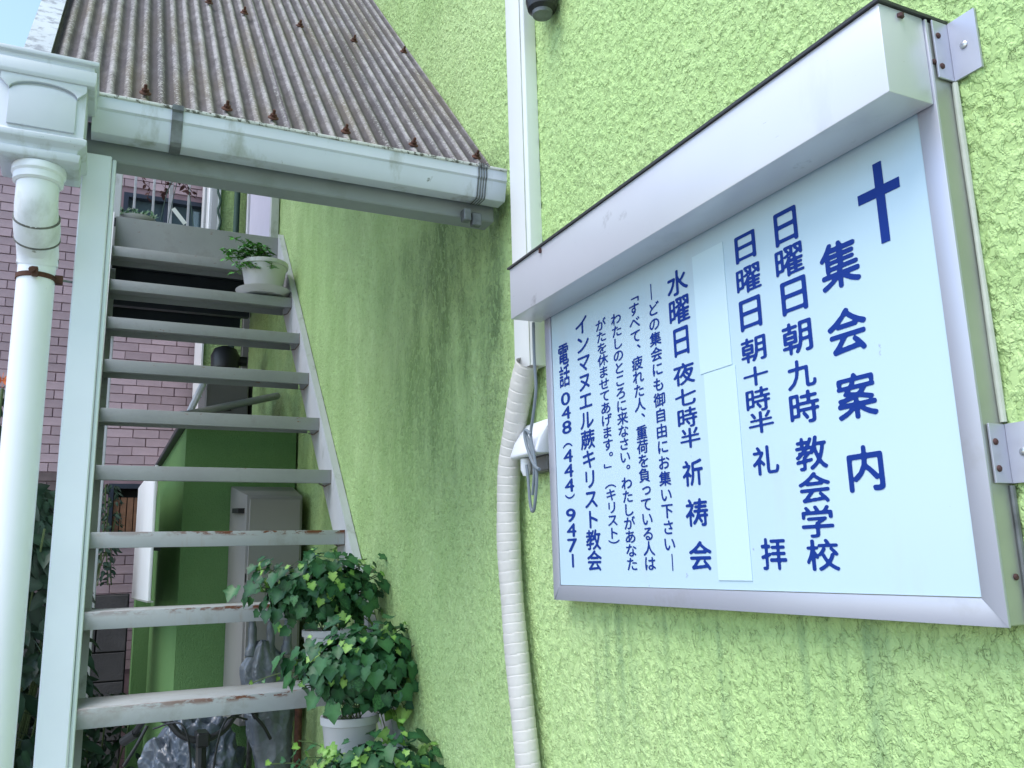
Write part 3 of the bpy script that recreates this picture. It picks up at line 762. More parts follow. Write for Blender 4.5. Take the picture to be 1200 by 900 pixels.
def lettering(items, N, bold, name='lettering'):
    """items: (char, yc, zc, width, height, fit) on the panel; fit = stretch ink to the box"""
    vs, fs = [], []
    for ch, yc, zc, wd, ht, fit in items:
        pl = glyph_polys(ch, N, bold)
        A = np.array([q for p in pl for q in p]); lo, hi_ = A.min(0), A.max(0)
        if fit: ox, oy = (lo+hi_)/2; sx, sy = wd/(hi_[0]-lo[0]), ht/(hi_[1]-lo[1])
        else: ox, oy = .5, .5; sx, sy = wd/.8, ht/.8
        if ch in '、。': ox -= .42; oy -= .38; 
        if ch == 'っ': ox -= .07; oy -= .05
        for p in pl:
            b0 = len(vs)
            vs += [(TX, yc-(x-ox)*sx, zc+(y-oy)*sy) for x, y in p]; fs.append(list(range(b0, len(vs)))[::-1])
    me = bpy.data.meshes.new(name); me.from_pydata(vs, [], fs); me.update()
    return link_mesh(name, me, M['ink'], nb, smooth=False)
def boxed(chars):
    out = []
    for ch, u0, v0, u1, v1 in chars:
        uc, vc = (u0+u1)/2, (v0+v1)/2
        yc, zc = pq(uc, vc); wd = abs(pq(u0, vc)[0]-pq(u1, vc)[0]); ht = abs(pq(uc, v0)[1]-pq(uc, v1)[1])
        # the picture box of a slanted character is a little taller than the character
        out.append((ch, yc, zc, wd*1.0, ht*1.0, True))
    my = [o[1] for o in out]
    return out
lettering(boxed([('集',960.6,280.7,1007,338),('会',969.5,360,1016,414.5),('案',980,436,1027,491),('内',993,521,1035.5,576)]), 112, .18)
lettering(boxed([('日',907,245,934.5,286),('曜',908,287.5,942,324),('日',915,326,946,367),('朝',916,375.5,952,414.5),('九',922,420.5,956,455),('時',925,457.5,960.5,496.5),
    ('教',932,511,969,551),('会',936,553,973,589.5),('学',939,592,977,630),('校',945,631.5,983,669)]), 96, .21)
lettering(boxed([('日',861,273,885.8,306),('曜',862.6,311,892,343),('日',866.6,348.5,892.6,386),('朝',868,394,898,424),('十',871,429,900.6,452),('時',874,453.5,903,482.5),('半',877,481.5,907,507.5),
    ('礼',882,522,912.5,556.5),('拝',892,630,922,668)]), 96, .21)
lettering(boxed([('水',781.7,316,806,346),('曜',784,348,808.5,379.5),('日',789.5,383,807.5,417),('夜',789,425,814,451),('七',791,454.5,816,475.5),('時',794,477,817.5,501),('半',797,501,821,525),
    ('祈',800,538.6,824,569.5),('祷',803.5,584,830,617),('会',808,634,834,668)]), 96, .21)
def column(text, ut, vt, ub, vb, wpx, bold, N=80, asp=.97):
    ya_, za_ = pq(ut, vt); yb_, zb_ = pq(ub, vb); n_ = len(text)
    um, vm_ = (ut+ub)/2, (vt+vb)/2
    wd = abs(pq(um-wpx/2, vm_)[0]-pq(um+wpx/2, vm_)[0]); pt = (za_-zb_)/n_
    it = []
    for i_, ch in enumerate(text):
        f = (i_+.5)/n_; yc = ya_+(yb_-ya_)*f; zc = za_+(zb_-za_)*f
        it.append((ch, yc, zc, wd, pt*asp, False))
    return it
c5 = column('どの集会にも御自由にお集い下さい', 765.2, 353.5, 785.5, 647, 14.5, .36)
o5 = lettering(c5, 96, .20)
for (u, v0, v1) in ((762.6,333,352),(787.6,649,669)):
    y_, z1_ = pq(u, v0); _, z0_ = pq(u, v1); m_ = MB(); m_.box((TX-.0001,y_-.0010,z0_),(TX+.0004,y_+.0010,z1_)); m_.build('dash', M['ink'], nb)
lettering(column('「すべて、疲れた人、重荷を負っている人は', 741.5, 339.5, 762.5, 669, 13.9, .36, asp=1.05), 96, .20)
lettering(column('わたしのところに来なさい。わたしがあなた', 721.5, 366.5, 741.5, 669, 13.6, .36, asp=1.05), 96, .20)
lettering(column('がたを休ませてあげます。」（キリスト）', 703.5, 374, 720.5, 647.5, 13.2, .36, asp=1.05), 96, .20)
lettering(column('インマヌエル蕨キリスト教会', 681.0, 370.5, 697.5, 669, 17.6, .34, asp=1.05), 96, .20)
lettering(column('電話', 659.5, 402.5, 662.5, 453.5, 13.2, .36, asp=1.05), 96, .20)
tel = column('048（444）9471', 662.5, 459, 672.0, 666, 11.4, .36, asp=1.0)
tel = [(c, y_, z_+(-ht*.25 if c == '（' else ht*.25 if c == '）' else 0), wd*(.98 if c not in '1' else .20), ht*(.90 if c not in '（）' else .32), True) for c, y_, z_, wd, ht, _ in tel]
lettering(tel, 96, .24)
# cross
yc, zt = pq(1029, 190); yc2, zb = pq(1037, 284.5); yl, zl = pq(1006, 237); yr, zr = pq(1054, 212)
ycx = (yc+yc2)/2; zc = (zl+zr)/2 + .0; hw = .0058
m_ = MB(); m_.prism([(ycx-hw,zb),(ycx+hw,zb),(ycx+hw,zc-.006),(yl,zc-.006),(yl,zc+.006),(ycx+hw,zc+.006),(ycx+hw,zt),(ycx-hw,zt),(ycx-hw,zc+.006),(yr,zc+.006),(yr,zc-.006),(ycx-hw,zc-.006)], 'x', TX-.0002, TX+.0004)
m_.build('cross', M['ink'], nb)

# ================================================================= PIPES AND WIRES ON THE WALL
dc = thing('pipe_cover', 'bright white rectangular duct cover running up the green wall', 'duct cover', (.785,1.52,.5))
zt_ = 3.6; zb_ = atx(604,436,.765)[2]
m_ = MB(); m_.prism([(.7995,1.482),(.772,1.4825),(.7655,1.490),(.7655,1.560),(.772,1.567),(.7995,1.5675)], 'z', zb_, zt_); m_.build('cover', M['duct'], dc, bev=.0012)
m_ = MB(); m_.box((.7642,1.4885,zb_),(.7652,1.4900,zt_)); m_.build('seam', M['bead'], dc)
dc2 = thing('wrapped_pipe', 'taped white refrigerant pipe bending down the wall below the duct cover', 'pipe', (.765,1.65,GZ))
pts = []
for u, v in ((618,425),(612,450),(603,500),(597,545),(595.5,600),(597,655),(600,700),(605,760),(612,830),(619,900),(626,980)):
    p = atx(u, v, .768); pts.append(p)
pts = [Vector(p) for p in pts]; pts.append(Vector((.768, pts[-1].y-.01, -.8))); pts.append(Vector((.768, pts[-1].y, -1.2))); pts.append(Vector((.768, pts[-1].y, GZ)))
fine = []
L = 0
def cr(p0,p1,p2,p3,t): return .5*((2*p1)+(-p0+p2)*t+(2*p0-5*p1+4*p2-p3)*t*t+(-p0+3*p1-3*p2+p3)*t**3)
for k in range(len(pts)-1):
    p0, p1, p2, p3 = pts[max(0,k-1)], pts[k], pts[k+1], pts[min(len(pts)-1,k+2)]
    n_ = max(2, int((p2-p1).length/.0022))
    for j in range(n_): fine.append(cr(p0,p1,p2,p3,j/n_))
rows = []; n_ = 24; s_ = 0
for k in range(len(fine)-1):
    t = (fine[k+1]-fine[k]); s_ += t.length; t.normalize()
    ax = Vector((0,1,0)); ax = (ax - t*ax.dot(t)).normalized(); ay = t.cross(ax); rr_ = []
    lump = .0022*mn.noise(Vector((s_*9,0,0)))
    for j in range(n_):
        a_ = j*2*PI/n_; ph = (s_/.020 + .16*math.sin(a_+.6)+ .5*mn.noise(Vector((s_*11,3,0)))) % 1.0
        r0_ = .0238 + .0005*(1-ph) - (.0011 if ph < .12 else 0) + lump
        rr_.append(fine[k] + (ax*math.cos(a_)*1.18 + ay*math.sin(a_)*.95)*r0_)
    rows.append(rr_)
m_ = MB(); m_.strip(rows, closed=True); m_.build('tape_wrap', M['tape'], dc2, sharp=24)

oc = thing('outlet_cover', 'small white weatherproof outlet hood half hidden behind the board', 'outlet cover', (.79,1.51,.22))
A_ = [(.7985,.200),(.7985,.272),(.783,.270),(.757,.232),(.746,.205),(.748,.200)]
m_ = MB()
m_.prism([(x, z) for x, z in A_], 'y', 1.44, 1.556); m_.build('hood', M['pvc'], oc, bev=.003)
m_ = MB(); m_.box((.775,1.452,.168),(.7985,1.545,.199), .003); m_.build('socket', M['cabinet'], oc)
m_ = MB(); m_.lathe((.768,1.527,.178), [(.006,-.014),(.011,-.002),(.011,.02)], 12); m_.build('plug', M['pvc'], oc)
cb = thing('grey_cable', 'looped grey cable hanging beside the left end of the board', 'cable', (.75,1.47,.3))
def pth(L_, x): return [atx(u, v, x) for u, v in L_]
def smooth_path(p, n_=6):
    p = [Vector(q) for q in p]; o = []
    for k in range(len(p)-1):
        for j in range(n_): o.append(cr(p[max(0,k-1)],p[k],p[k+1],p[min(len(p)-1,k+2)],j/n_))
    return o+[p[-1]]
m_ = MB()
m_.tube(smooth_path(pth([(625,378),(626,420),(628,455),(625,485),(622,510),(626,535),(629,560),(626,596),(622,594),(619,562),(617,545)], .742)), .0031, 8)
m_.tube(smooth_path(pth([(622,509),(616,504),(615,512),(619,528),(626,545),(632,550)], .740)), .0031, 8)
m_.tube(smooth_path(pth([(616,506),(619,515),(624,532),(626,552),(624,580)], .744)), .003, 8)
m_.build('cable', M['cable'], cb)
lm = thing('wall_lamp', 'black outdoor lamp at the top edge beside the duct cover', 'lamp', (.78,1.38,1.15))
m_ = MB(); m_.lathe((.765,1.385,1.118), [(.018,-.010),(.030,.0),(.034,.02),(.032,.07),(.024,.10)], 20); m_.build('body', M['black'], lm)
m_ = MB(); m_.box((.775,1.37,1.15),(.80,1.44,1.25), .004); m_.build('mount', M['black'], lm)
m_ = MB(); m_.lathe((.765,1.385,1.108), [(.020,-.004),(.022,.004)], 20); m_.build('lens', M['zinc'], lm)

# ================================================================= PLANTS
def leaf_mesh(name, mat, kind='ivy', seed=0):
    random.seed(100+seed)
    if kind == 'ivy':
        R_ = [(0,.0),(.30,-.10),(.50,.10),(.42,.30),(.56,.48),(.34,.62),(.0,1.0)]
        R_ = [(x*U(.9,1.1), y*U(.95,1.05)) for x, y in R_]; 
    else:
        R_ = [(0,0),(.16,.18),(.24,.42),(.18,.7),(0,1.0)]
    bm = bmesh.new()
    c_ = [bm.verts.new((0,0.0,0)), bm.verts.new((0,.38,-.05)), bm.verts.new((0,.98,-.16))]
    cup = U(.1,.5); dr = U(.05,.4)
    def zf(x, y): return cup*abs(x)**1.2 - dr*y*y + U(-.05,.05)
    for s_ in (1,-1):
        pv = [c_[0]] + [bm.verts.new((s_*x,y-.06,zf(x,y))) for x, y in R_[1:-1]] + [c_[2]]
        for a_, b2_ in zip(pv, pv[1:]):
            bm.faces.new((c_[1],a_,b2_) if s_ > 0 else (c_[1],b2_,a_))
    pt = [bm.verts.new(q) for q in ((-.015,.02,0),(.015,.02,0),(.01,-.45,-.28),(-.01,-.45,-.28))]; bm.faces.new(pt)
    me = bpy.data.meshes.new(name); bm.to_mesh(me); bm.free()
    at = me.attributes.new('vein', 'FLOAT', 'POINT')
    vals = [0.0]*len(me.vertices); vals[1] = .28; vals[0] = .22
    at.data.foreach_set('value', vals)
    me.materials.append(mat); me.shade_smooth(); return me
random.seed(7)
IVY = [leaf_mesh('leaf', M['ivy'], seed=k) for k in range(8)]
YNG = [leaf_mesh('leaf', M['young'], seed=10+k) for k in range(3)]
OVL = [leaf_mesh('leaf', M['herb'], 'oval', seed=20+k) for k in range(2)]
random.seed(11)
def orient(nrm_, tip):
    z = nrm_.normalized(); y = (tip - z*tip.dot(z))
    if y.length < 1e-4: y = Vector((1,0,0))
    y.normalize(); x = y.cross(z)
    return Matrix((x, y, z)).transposed()
def add_leaf(meshes, p, nrm_, tip, s_, parent):
    o = bpy.data.objects.new('leaf', random.choice(meshes)); COL.objects.link(o); o.parent = parent
    R_ = orient(nrm_, tip).to_4x4()
    R_.translation = Vector(p) - parent.location
    o.matrix_local = R_ @ Matrix.Scale(s_, 4)
    return o
def join_leaf(bm, meshes, p, nrm_, tip, s_):
    me = random.choice(meshes).copy(); R_ = orient(nrm_, tip).to_4x4(); R_.translation = Vector(p)
    me.transform(R_ @ Matrix.Scale(s_, 4)); bm.from_mesh(me); bpy.data.meshes.remove(me)
def pot(c, r, h, root, saucer=False):
    x, y, z = c
    m_ = MB()
    m_.lathe(c, [(r*.70,.001),(r*.72,.004),(r*.93,h*.86),(r*.95,h*.87),(r*1.0,h*.88),(r*1.01,h*.97),(r*1.0,h),(r*.93,h),(r*.92,h*.9),(r*.66,.012)], 32)
    m_.build('pot', M['pot'], root, sharp=40)
    m_ = MB(); m_.lathe((x,y,z+h*.86), [(r*.90,0),(r*.90,.004),(r*.5,.009)], 20); m_.build('soil', M['soil'], root)
    if saucer:
        m_ = MB(); m_.lathe((x,y,z-.0), [(r*.85,0),(r*1.12,.022),(r*1.16,.026),(r*1.12,.027),(r*.85,.006)], 32); m_.build('saucer', M['pot'], root)
def ivy(label, c, r, h, ell, ctr, n, ny_, stems, group):
    """c pot base; ell radii of the crown; ctr its centre"""
    root = thing('potted_ivy', label, 'potted plant', c, group)
    pot(c, r, h, root)
    ctr = Vector(ctr); top = Vector((c[0],c[1],c[2]+h*.9))
    smb = MB()
    for k in range(26):
        a_ = U(0, 2*PI); e = Vector((ell[0]*.9*math.cos(a_), ell[1]*.9*math.sin(a_), ell[2]*U(-.7,.6)))
        q = ctr + e
        smb.tube(smooth_path([top+Vector((U(-.03,.03),U(-.03,.03),0)), top.lerp(q,.45)+Vector((0,0,.05)), q], 4), .0016, 5)
    ends = []
    for (e, sz) in stems:
        e = Vector(e); b0 = ctr + (e-ctr)*.45; path = smooth_path([b0, b0.lerp(e,.5)+Vector((0,0,.015)), e], 6); smb.tube(path, .0014, 5)
        ends.append((path, sz))
    smb.build('stems', M['stem'], root)
    cnt = 0
    for k in range(n):
        d = Vector((random.gauss(0,1),random.gauss(0,1),random.gauss(.25,.9))).normalized()
        if d.y > .45 and rnd() < .75: continue
        rr_ = U(.62,1.16)
        lump = 1+.5*mn.noise(d*2.6+ctr*5)
        p = ctr + Vector((d.x*ell[0],d.y*ell[1],d.z*ell[2]))*rr_*lump
        if p.x > .788 or p.z < c[2]+.03: continue
        if p.z < c[2]+h-.005 and abs(p.x-c[0]+.02) < r*1.05 and p.y < c[1]+.02: continue
        nn = (d*.8 + Vector((U(-.45,.45)-.25,U(-.45,.45)-.35,U(.1,.7)+.1)))
        tip = Vector((d.x+U(-.5,.5),d.y+U(-.5,.5),-.75+U(-.3,.3)))
        yg = rnd() < (ny_ * (1.6 if d.z > .35 else .6))
        add_leaf(YNG if yg else IVY, p, nn, tip, U(.016,.027) if yg else U(.018,.048), root); cnt += 1
        if cnt > 250: break
    for path, sz in ends:
        for j, p in enumerate(path[1::2]):
            d = Vector((U(-1,1),U(-1,.2),U(.2,1))); f = j/len(path)*2
            add_leaf(YNG if rnd() < .35+.5*f else IVY, Vector(p)+Vector((U(-.01,.01),U(-.01,.01),U(-.01,.01))), d, Vector((U(-1,1),U(-1,0),U(-.6,.3))), sz*U(.6,1.2), root)
    bm = bmesh.new()
    for k in range(300):
        d = Vector((random.gauss(0,1),random.gauss(0,1),random.gauss(0,1))).normalized()
        p = ctr + Vector((d.x*ell[0],d.y*ell[1],d.z*ell[2]))*U(.35,.78)
        if p.x > .785: continue
        join_leaf(bm, IVY, p, d+Vector((U(-.6,.6),U(-.6,.6),U(0,.8))), Vector((U(-1,1),U(-1,1),-.8)), U(.032,.048))
    me = bpy.data.meshes.new('inner_leaves'); bm.to_mesh(me); bm.free()
    o = link_mesh('inner_leaves', me, M['ivy'], root, kind='stuff', sharp=180)
    return root
def tz(k): return T9Z + k*RISE      # top of a tread, k counted from the rusty one
def ctr_at(u, v, y): return tuple(aty(u, v, y))
GI = 'ivy pots standing on the lower stair treads'
ivy('bushy ivy in a pale pot, topmost of three ivy pots low on the stairs', (.650,2.615,tz(0)+.002), .085, .150, (.19,.11,.100), ctr_at(374,692,2.58), 1300, .24,
    [(ctr_at(297,668,2.56),.026),(ctr_at(452,672,2.62),.03),(ctr_at(370,650,2.6),.03),(ctr_at(460,700,2.6),.026),(ctr_at(300,690,2.56),.03),(ctr_at(430,655,2.66),.02),(ctr_at(448,745,2.6),.042),(ctr_at(430,740,2.58),.042),(ctr_at(458,725,2.6),.04)], GI)
ivy('bushy ivy in a pale pot, middle of three ivy pots low on the stairs', (.652,2.405,tz(-1)+.002), .078, .165, (.175,.11,.105), ctr_at(424,780,2.34), 1300, .17,
    [(ctr_at(345,775,2.36),.022),(ctr_at(500,745,2.36),.034),(ctr_at(497,770,2.36),.03),(ctr_at(292,802,2.42),.016),(ctr_at(480,735,2.36),.03),(ctr_at(350,800,2.34),.022),(ctr_at(455,735,2.36),.03),(ctr_at(470,850,2.34),.045),(ctr_at(492,825,2.34),.045),(ctr_at(455,868,2.32),.042),(ctr_at(480,838,2.30),.045),(ctr_at(462,838,2.36),.045),(ctr_at(500,790,2.36),.04)], GI)
ivy('bushy dark green ivy, lowest of three ivy pots on the stairs', (.648,2.20,tz(-2)+.002), .080, .160, (.195,.11,.115), ctr_at(446,922,2.16), 1300, .20,
    [(ctr_at(530,885,2.16),.032),(ctr_at(350,868,2.16),.026),(ctr_at(360,888,2.16),.024),(ctr_at(312,896,2.2),.022),(ctr_at(515,872,2.16),.03)], GI)
# small herb pot high on the stairs
c = (.650,4.045,tz(7)+.002)
root = thing('potted_herb', 'white pot on a saucer with sparse bright green herb, high on the stairs', 'potted plant', c)
pot((c[0],c[1],c[2]+.012), .112, .165, root, True)
smb = MB(); L_ = []
for k in range(34):
    a_ = U(0, 2*PI); b0 = Vector((c[0]+.05*math.cos(a_),c[1]+.05*math.sin(a_),c[2]+.158))
    e = Vector((c[0]+U(-.215,.03),c[1]+U(-.12,.02),c[2]+.165+U(-.05,.10)))
    if k < 3: e = Vector((c[0]+U(.02,.11),c[1]-.03,c[2]+.17+U(0,.06)))
    pa = smooth_path([b0, b0.lerp(e,.5)+Vector((0,0,.035)), e], 5); smb.tube(pa, .0018, 5); L_.append((k, pa))
smb.build('stems', M['stem'], root)
bm = bmesh.new()
for k, pa in L_:
    if k < 2: continue
    for p in pa[3:]:
        for q_ in range(2):
            join_leaf(bm, OVL, p, Vector((U(-.6,.6),U(-.8,.2),1)), Vector((U(-1,1),U(-1,1),U(-.4,.4))), U(.026,.042))
me = bpy.data.meshes.new('foliage'); bm.to_mesh(me); bm.free(); link_mesh('foliage', me, M['herb'], root, sharp=180)
# trough on the landing
root = thing('planter_trough', 'shallow grey trough of dark green succulents on the landing edge', 'planter', (.06,4.45,LZ))
m_ = MB(); m_.lathe((.085,4.47,LZ-.002), [(.05,0),(.085,.028),(.088,.032),(.08,.032),(.06,.012)], 24); m_.build('trough', M['pot'], root)
bm = bmesh.new()
for k in range(90):
    p = Vector((.085+U(-.09,.08),4.46+U(-.05,.05),LZ+.028+U(0,.035))); join_leaf(bm, [leaf_m for leaf_m in OVL], p, Vector((U(-1,1),-1,U(0,1))), Vector((U(-.5,.5),U(-.5,0),1)), U(.022,.034))
me = bpy.data.meshes.new('foliage'); bm.to_mesh(me); bm.free(); link_mesh('foliage', me, M['ivy'], root, sharp=180)
m_ = MB(); a_ = Vector(aty(203,244,4.40)); b0 = Vector(aty(217,262,4.40)); dv = (b0-a_).normalized(); pv = dv.cross(Vector((0,1,0)))*.010
m_.strip([[a_-pv,a_+pv],[b0-pv,b0+pv]]); m_.strip([[a_-pv+Vector((0,.006,0)),a_+pv+Vector((0,.006,0))],[b0-pv+Vector((0,.006,0)),b0+pv+Vector((0,.006,0))]]); m_.build('plant_label', M['duct'], root, smooth=False)
# dried vine on the railing
root = thing('dried_vine', 'dead reddish vine hanging over the landing railing', 'vine', (.3,5.9,LZ+.6))
m_ = MB(); bm = bmesh.new()
for pl in ([(165,205),(170,215),(176,222),(172,232)],[(190,200),(194,212),(193,222),(190,228)],[(196,225),(205,208),(213,206),(220,218),(228,228)],[(205,205),(214,215),(222,226),(226,230)],[(185,199),(200,203),(215,202)]):
    pa = smooth_path([aty(u, v, 5.86) for u, v in pl], 5); m_.tube(pa, .0025, 5)
    for p in pa[::3]:
        join_leaf(bm, OVL, p, Vector((U(-1,1),-1,U(-1,1))), Vector((U(-1,1),0,U(-1,.2))), U(.03,.06))
m_.build('stem', M['vine'], root)
me = bpy.data.meshes.new('dry_leaves'); bm.to_mesh(me); bm.free(); link_mesh('dry_leaves', me, M['vine'], root, sharp=180)
m_ = MB()
for pl in ([(204,204),(196,225),(188,258)],[(210,204),(203,232),(197,262)],[(222,226),(225,250),(227,270)]):
    m_.tube(smooth_path([aty(u, v, 5.80) for u, v in pl], 4), .003, 6)
m_.build('rope', M['twine'], label='thin slack rope tied to the landing railing', cat='rope')
m_ = MB()
pl = [aty(257+1.4*math.sin(k*1.3), 205+k*5, 5.9) for k in range(17)]
m_.tube(smooth_path(pl, 3), .009, 7); m_.build('twisted_cord', M['twine'], label='twisted dark cord hanging before the white corner trim', cat='cord')

# dark shrubs
def shrub(name, label, cx_, cy_, rx, ry, z0, z1, n, size, meshes, mat, cat='shrub', narrow=False):
    root = thing(name, label, cat, (cx_,cy_,z0))
    m_ = MB(); bm = bmesh.new()
    for k in range(max(6, n//60)):
        a_ = U(0, 2*PI); e = Vector((cx_+rx*.8*math.cos(a_),cy_+ry*.8*math.sin(a_),U(z0+(z1-z0)*.5,z1)))
        pa = smooth_path([(cx_+U(-.08,.08),cy_+U(-.08,.08),z0),Vector((cx_,cy_,z0)).lerp(e,.55),e], 6)
        m_.tube(pa, .005, 5)
    m_.build('stems', M['stem'], root)
    for k in range(n):
        f = rnd()**.8; z = z0+(z1-z0)*f; q = math.sqrt(max(.05, 1-(2*f-1.0)**2*.8)); a_ = U(0, 2*PI); r_f = math.sqrt(U(.25,1))
        p = Vector((cx_+rx*q*r_f*math.cos(a_), cy_+ry*q*r_f*math.sin(a_), z))
        join_leaf(bm, meshes, p, Vector((math.cos(a_)*.6+U(-.5,.5),math.sin(a_)*.6-.4,U(0,1))), Vector((math.cos(a_)+U(-.7,.7),math.sin(a_)+U(-.7,.7),U(-.9,.2))), U(*size))
    me = bpy.data.meshes.new('foliage'); bm.to_mesh(me); bm.free(); link_mesh('foliage', me, mat, root, sharp=180, kind='stuff')
DRK = [leaf_mesh('leaf', M['dark'], 'oval', seed=30+k) for k in range(3)]
random.seed(21)
shrub('shrub', 'tall dark leafy shrub behind the white downpipe at the lower left', -.40, 5.0, .42, .5, GZ, .42, 1900, (.07,.16), DRK, M['dark'])
shrub('shrub', 'low dark weeds at the foot of the block wall', .06, 5.9, .38, .25, GZ, -.72, 800, (.05,.10), DRK, M['dark'])
shrub('climbing_plant', 'dark creeper around the small window with brown slats', .06, 6.80, .10, .10, -.1, .62, 220, (.03,.06), DRK, M['dark'], 'creeper')
# flower at left edge
root = thing('flower', 'orange flower showing past the left edge of the downpipe', 'flower', (-.42,4.2,GZ))
m_ = MB(); m_.tube(smooth_path([(-.40,4.3,GZ),(-.43,4.2,-.6),tuple(aty(3,455,4.0))], 6), .006, 6); m_.build('stem', M['stem'], root)
m_ = MB(); p = Vector(aty(2,446,4.0))
for k in range(9):
    a_ = k*2*PI/9; d = Vector((math.cos(a_),-.4,math.sin(a_))); m_.strip([[p,p+Vector((.001,0,0))],[p+d*.018+Vector((0,0,.008)),p+d*.018-Vector((0,0,.008))],[p+d*.034,p+d*.034+Vector((.001,0,0))]])
M['orange'] = pm('orange petal', (.7,.16,.04), .6); m_.build('petals', M['orange'], root)
bm = bmesh.new()
for k in range(60): join_leaf(bm, DRK, Vector(aty(U(-25,4), U(455,560), 4.1)), Vector((U(-1,1),-1,U(-1,1))), Vector((U(-1,1),0,-1)), U(.05,.09))
me = bpy.data.meshes.new('foliage'); bm.to_mesh(me); bm.free(); link_mesh('foliage', me, M['dark'], root, sharp=180)

# ================================================================= THINGS UNDER THE STAIRS
wh = thing('water_heater', 'beige enamel water heater box on the green annex wall', 'water heater', (.66,3.72,-.9))
m_ = MB(); pr_ = [(.541,3.60),(.765,3.60),(.78,3.877),(.5135,3.877)]
A = [(x,y) for x, y in pr_]
V0 = [m_.bm.verts.new((x,y,-.60)) for x, y in A]; V1 = [m_.bm.verts.new((x,y,.285 if y < 3.7 else .345)) for x, y in A]
m_.bm.faces.new(V0); m_.bm.faces.new(V1)
for k in range(4): m_.bm.faces.new((V0[k],V0[(k+1)%4],V1[(k+1)%4],V1[k]))
m_.build('case', M['heater'], wh, bev=.004)
m_ = MB(); m_.box((.551,3.592,-.585),(.757,3.5985,.272), .003); m_.build('front_cover', M['heater'], wh)
for k, z in enumerate((-.06,-.12,-.18,.10)):
    m_ = MB(); m_.box((.5435,3.597,z),(.548,3.5995,z+.035)); m_.build('slot', M['slot'], wh)
m_ = MB(); m_.prism([(3.63,.215),(3.63,.235),(3.80,.245),(3.80,.225)], 'x', .512, .538); m_.build('side_vent', M['slot'], wh)
for k in range(3):
    m_ = MB(); m_.tube([(.60+.06*k,3.70,-.602),(.60+.06*k,3.70,GZ)], .011, 10); m_.build('pipe', M['zinc'], wh)

cbn = thing('meter_cabinet', 'grey box standing on the roof of the low green annex', 'cabinet', (.53,4.3,.63))
m_ = MB(); m_.box((.43,4.26,.632),(.63,4.60,.885), .006); m_.build('case', M['cabinet'], cbn)
m_ = MB(); m_.box((.45,4.252,.70),(.61,4.259,.712)); m_.box((.45,4.252,.745),(.55,4.259,.752)); m_.build('slot', M['slot'], cbn)
m_ = MB(); m_.box((.64,4.30,.632),(.655,4.5,.90), .003); m_.build('bracket', M['slot'], cbn)
vd = thing('vent_cowl', 'round black vent cowl against the bright green wall', 'vent', (.60,4.85,.63))
m_ = MB(); m_.lathe((.585,4.85,.632), [(.055,0),(.055,.44),(.075,.45),(.078,.52),(.06,.56),(.03,.575),(.005,.578)], 24); m_.build('cowl', M['black'], vd)
m_ = MB(); m_.tube([(.63,4.85,1.13),(.70,4.85,1.13)], .028, 14); m_.build('side_outlet', M['black'], vd)
p0, p1 = Vector(aty(209,488,3.75)), Vector(aty(325,464,4.15))
pl = thing('laundry_pole', 'slanted pale pole with a bluish end cap above the annex roof', 'pole', tuple(p0))
m_ = MB(); m_.tube([p0,p1], .017, 12); m_.build('pole', M['tread'], pl)
m_ = MB(); m_.tube([p0-(p1-p0).normalized()*.012,p0+(p1-p0).normalized()*.03], .020, 12); m_.build('end_cap', M['blue'], pl)
p0, p1 = Vector(aty(219,490,4.0)), Vector(aty(238,450,4.25))
m_ = MB(); m_.tube([p0,p1], .016, 8); m_.tube([p0.lerp(p1,.62)-Vector((.02,0,0)),p0.lerp(p1,.62)+Vector((.02,0,.002))], .004, 6); m_.build('leaning_bar', M['pvc'], label='short white bar leaning behind the slanted pole', cat='bar')
sc = thing('window_shade', 'narrow white panel projecting beside the green annex', 'panel', (.205,4.5,-.1))
m_ = MB(); m_.prism([(3.78,-.122),(5.35,-.150),(5.35,.46),(3.78,.42)], 'x', .200, .212); m_.build('panel', M['duct'], sc, bev=.002)
m_ = MB(); m_.prism([(3.775,-.128),(5.355,-.156),(5.355,-.150),(3.775,-.122)], 'x', .198, .222); m_.build('bottom_rail', M['aluside'], sc)
for y in (4.1,5.1):
    m_ = MB(); m_.box((.2125,y,.10),(.3215,y+.02,.12)); m_.build('bracket', M['zinc'], sc)

# bicycle
bk = thing('bicycle', 'black bicycle parked nose first under the stairs', 'bicycle', (.37,3.9,GZ))
BX = .375; hy = 3.32; hz = -.565
def bt(name, pts_, r_, mm, par=None, n_=10, sm=True):
    m_ = MB(); m_.tube(smooth_path(pts_, 5) if sm else pts_, r_, n_); return m_.build(name, M[mm], par or bk)
hb = bt('handlebar', [(.165,hy+.13,hz+.0),(.20,hy+.06,hz+.06),(.26,hy,hz+.055),(.30,hy-.02,hz+.012),(.345,hy-.03,hz-.010),(BX,hy-.03,hz-.012),(.405,hy-.03,hz-.010),(.45,hy-.02,hz+.012),(.49,hy,hz+.055),(.55,hy+.06,hz+.06),(.585,hy+.13,hz+.0)], .0115, 'black')
bt('grip', [(.135,hy+.19,hz-.03),(.172,hy+.12,hz+.006)], .017, 'black', hb, sm=False); bt('grip', [(.615,hy+.19,hz-.03),(.578,hy+.12,hz+.006)], .017, 'black', hb, sm=False)
bt('brake_lever', [(.20,hy+.03,hz+.04),(.17,hy+.03,hz-.02),(.135,hy+.05,hz-.085)], .006, 'black', hb); bt('brake_lever', [(.555,hy+.03,hz+.04),(.59,hy+.03,hz),(.62,hy+.05,hz-.05)], .006, 'black', hb)
m_ = MB(); m_.box((BX-.022,hy-.06,hz-.035),(BX+.022,hy+.03,hz+.012), .006); m_.build('stem', M['black'], bk)
bt('head_tube', [(BX,hy+.0,hz-.03),(BX,hy-.05,hz-.30)], .018, 'black', sm=False)
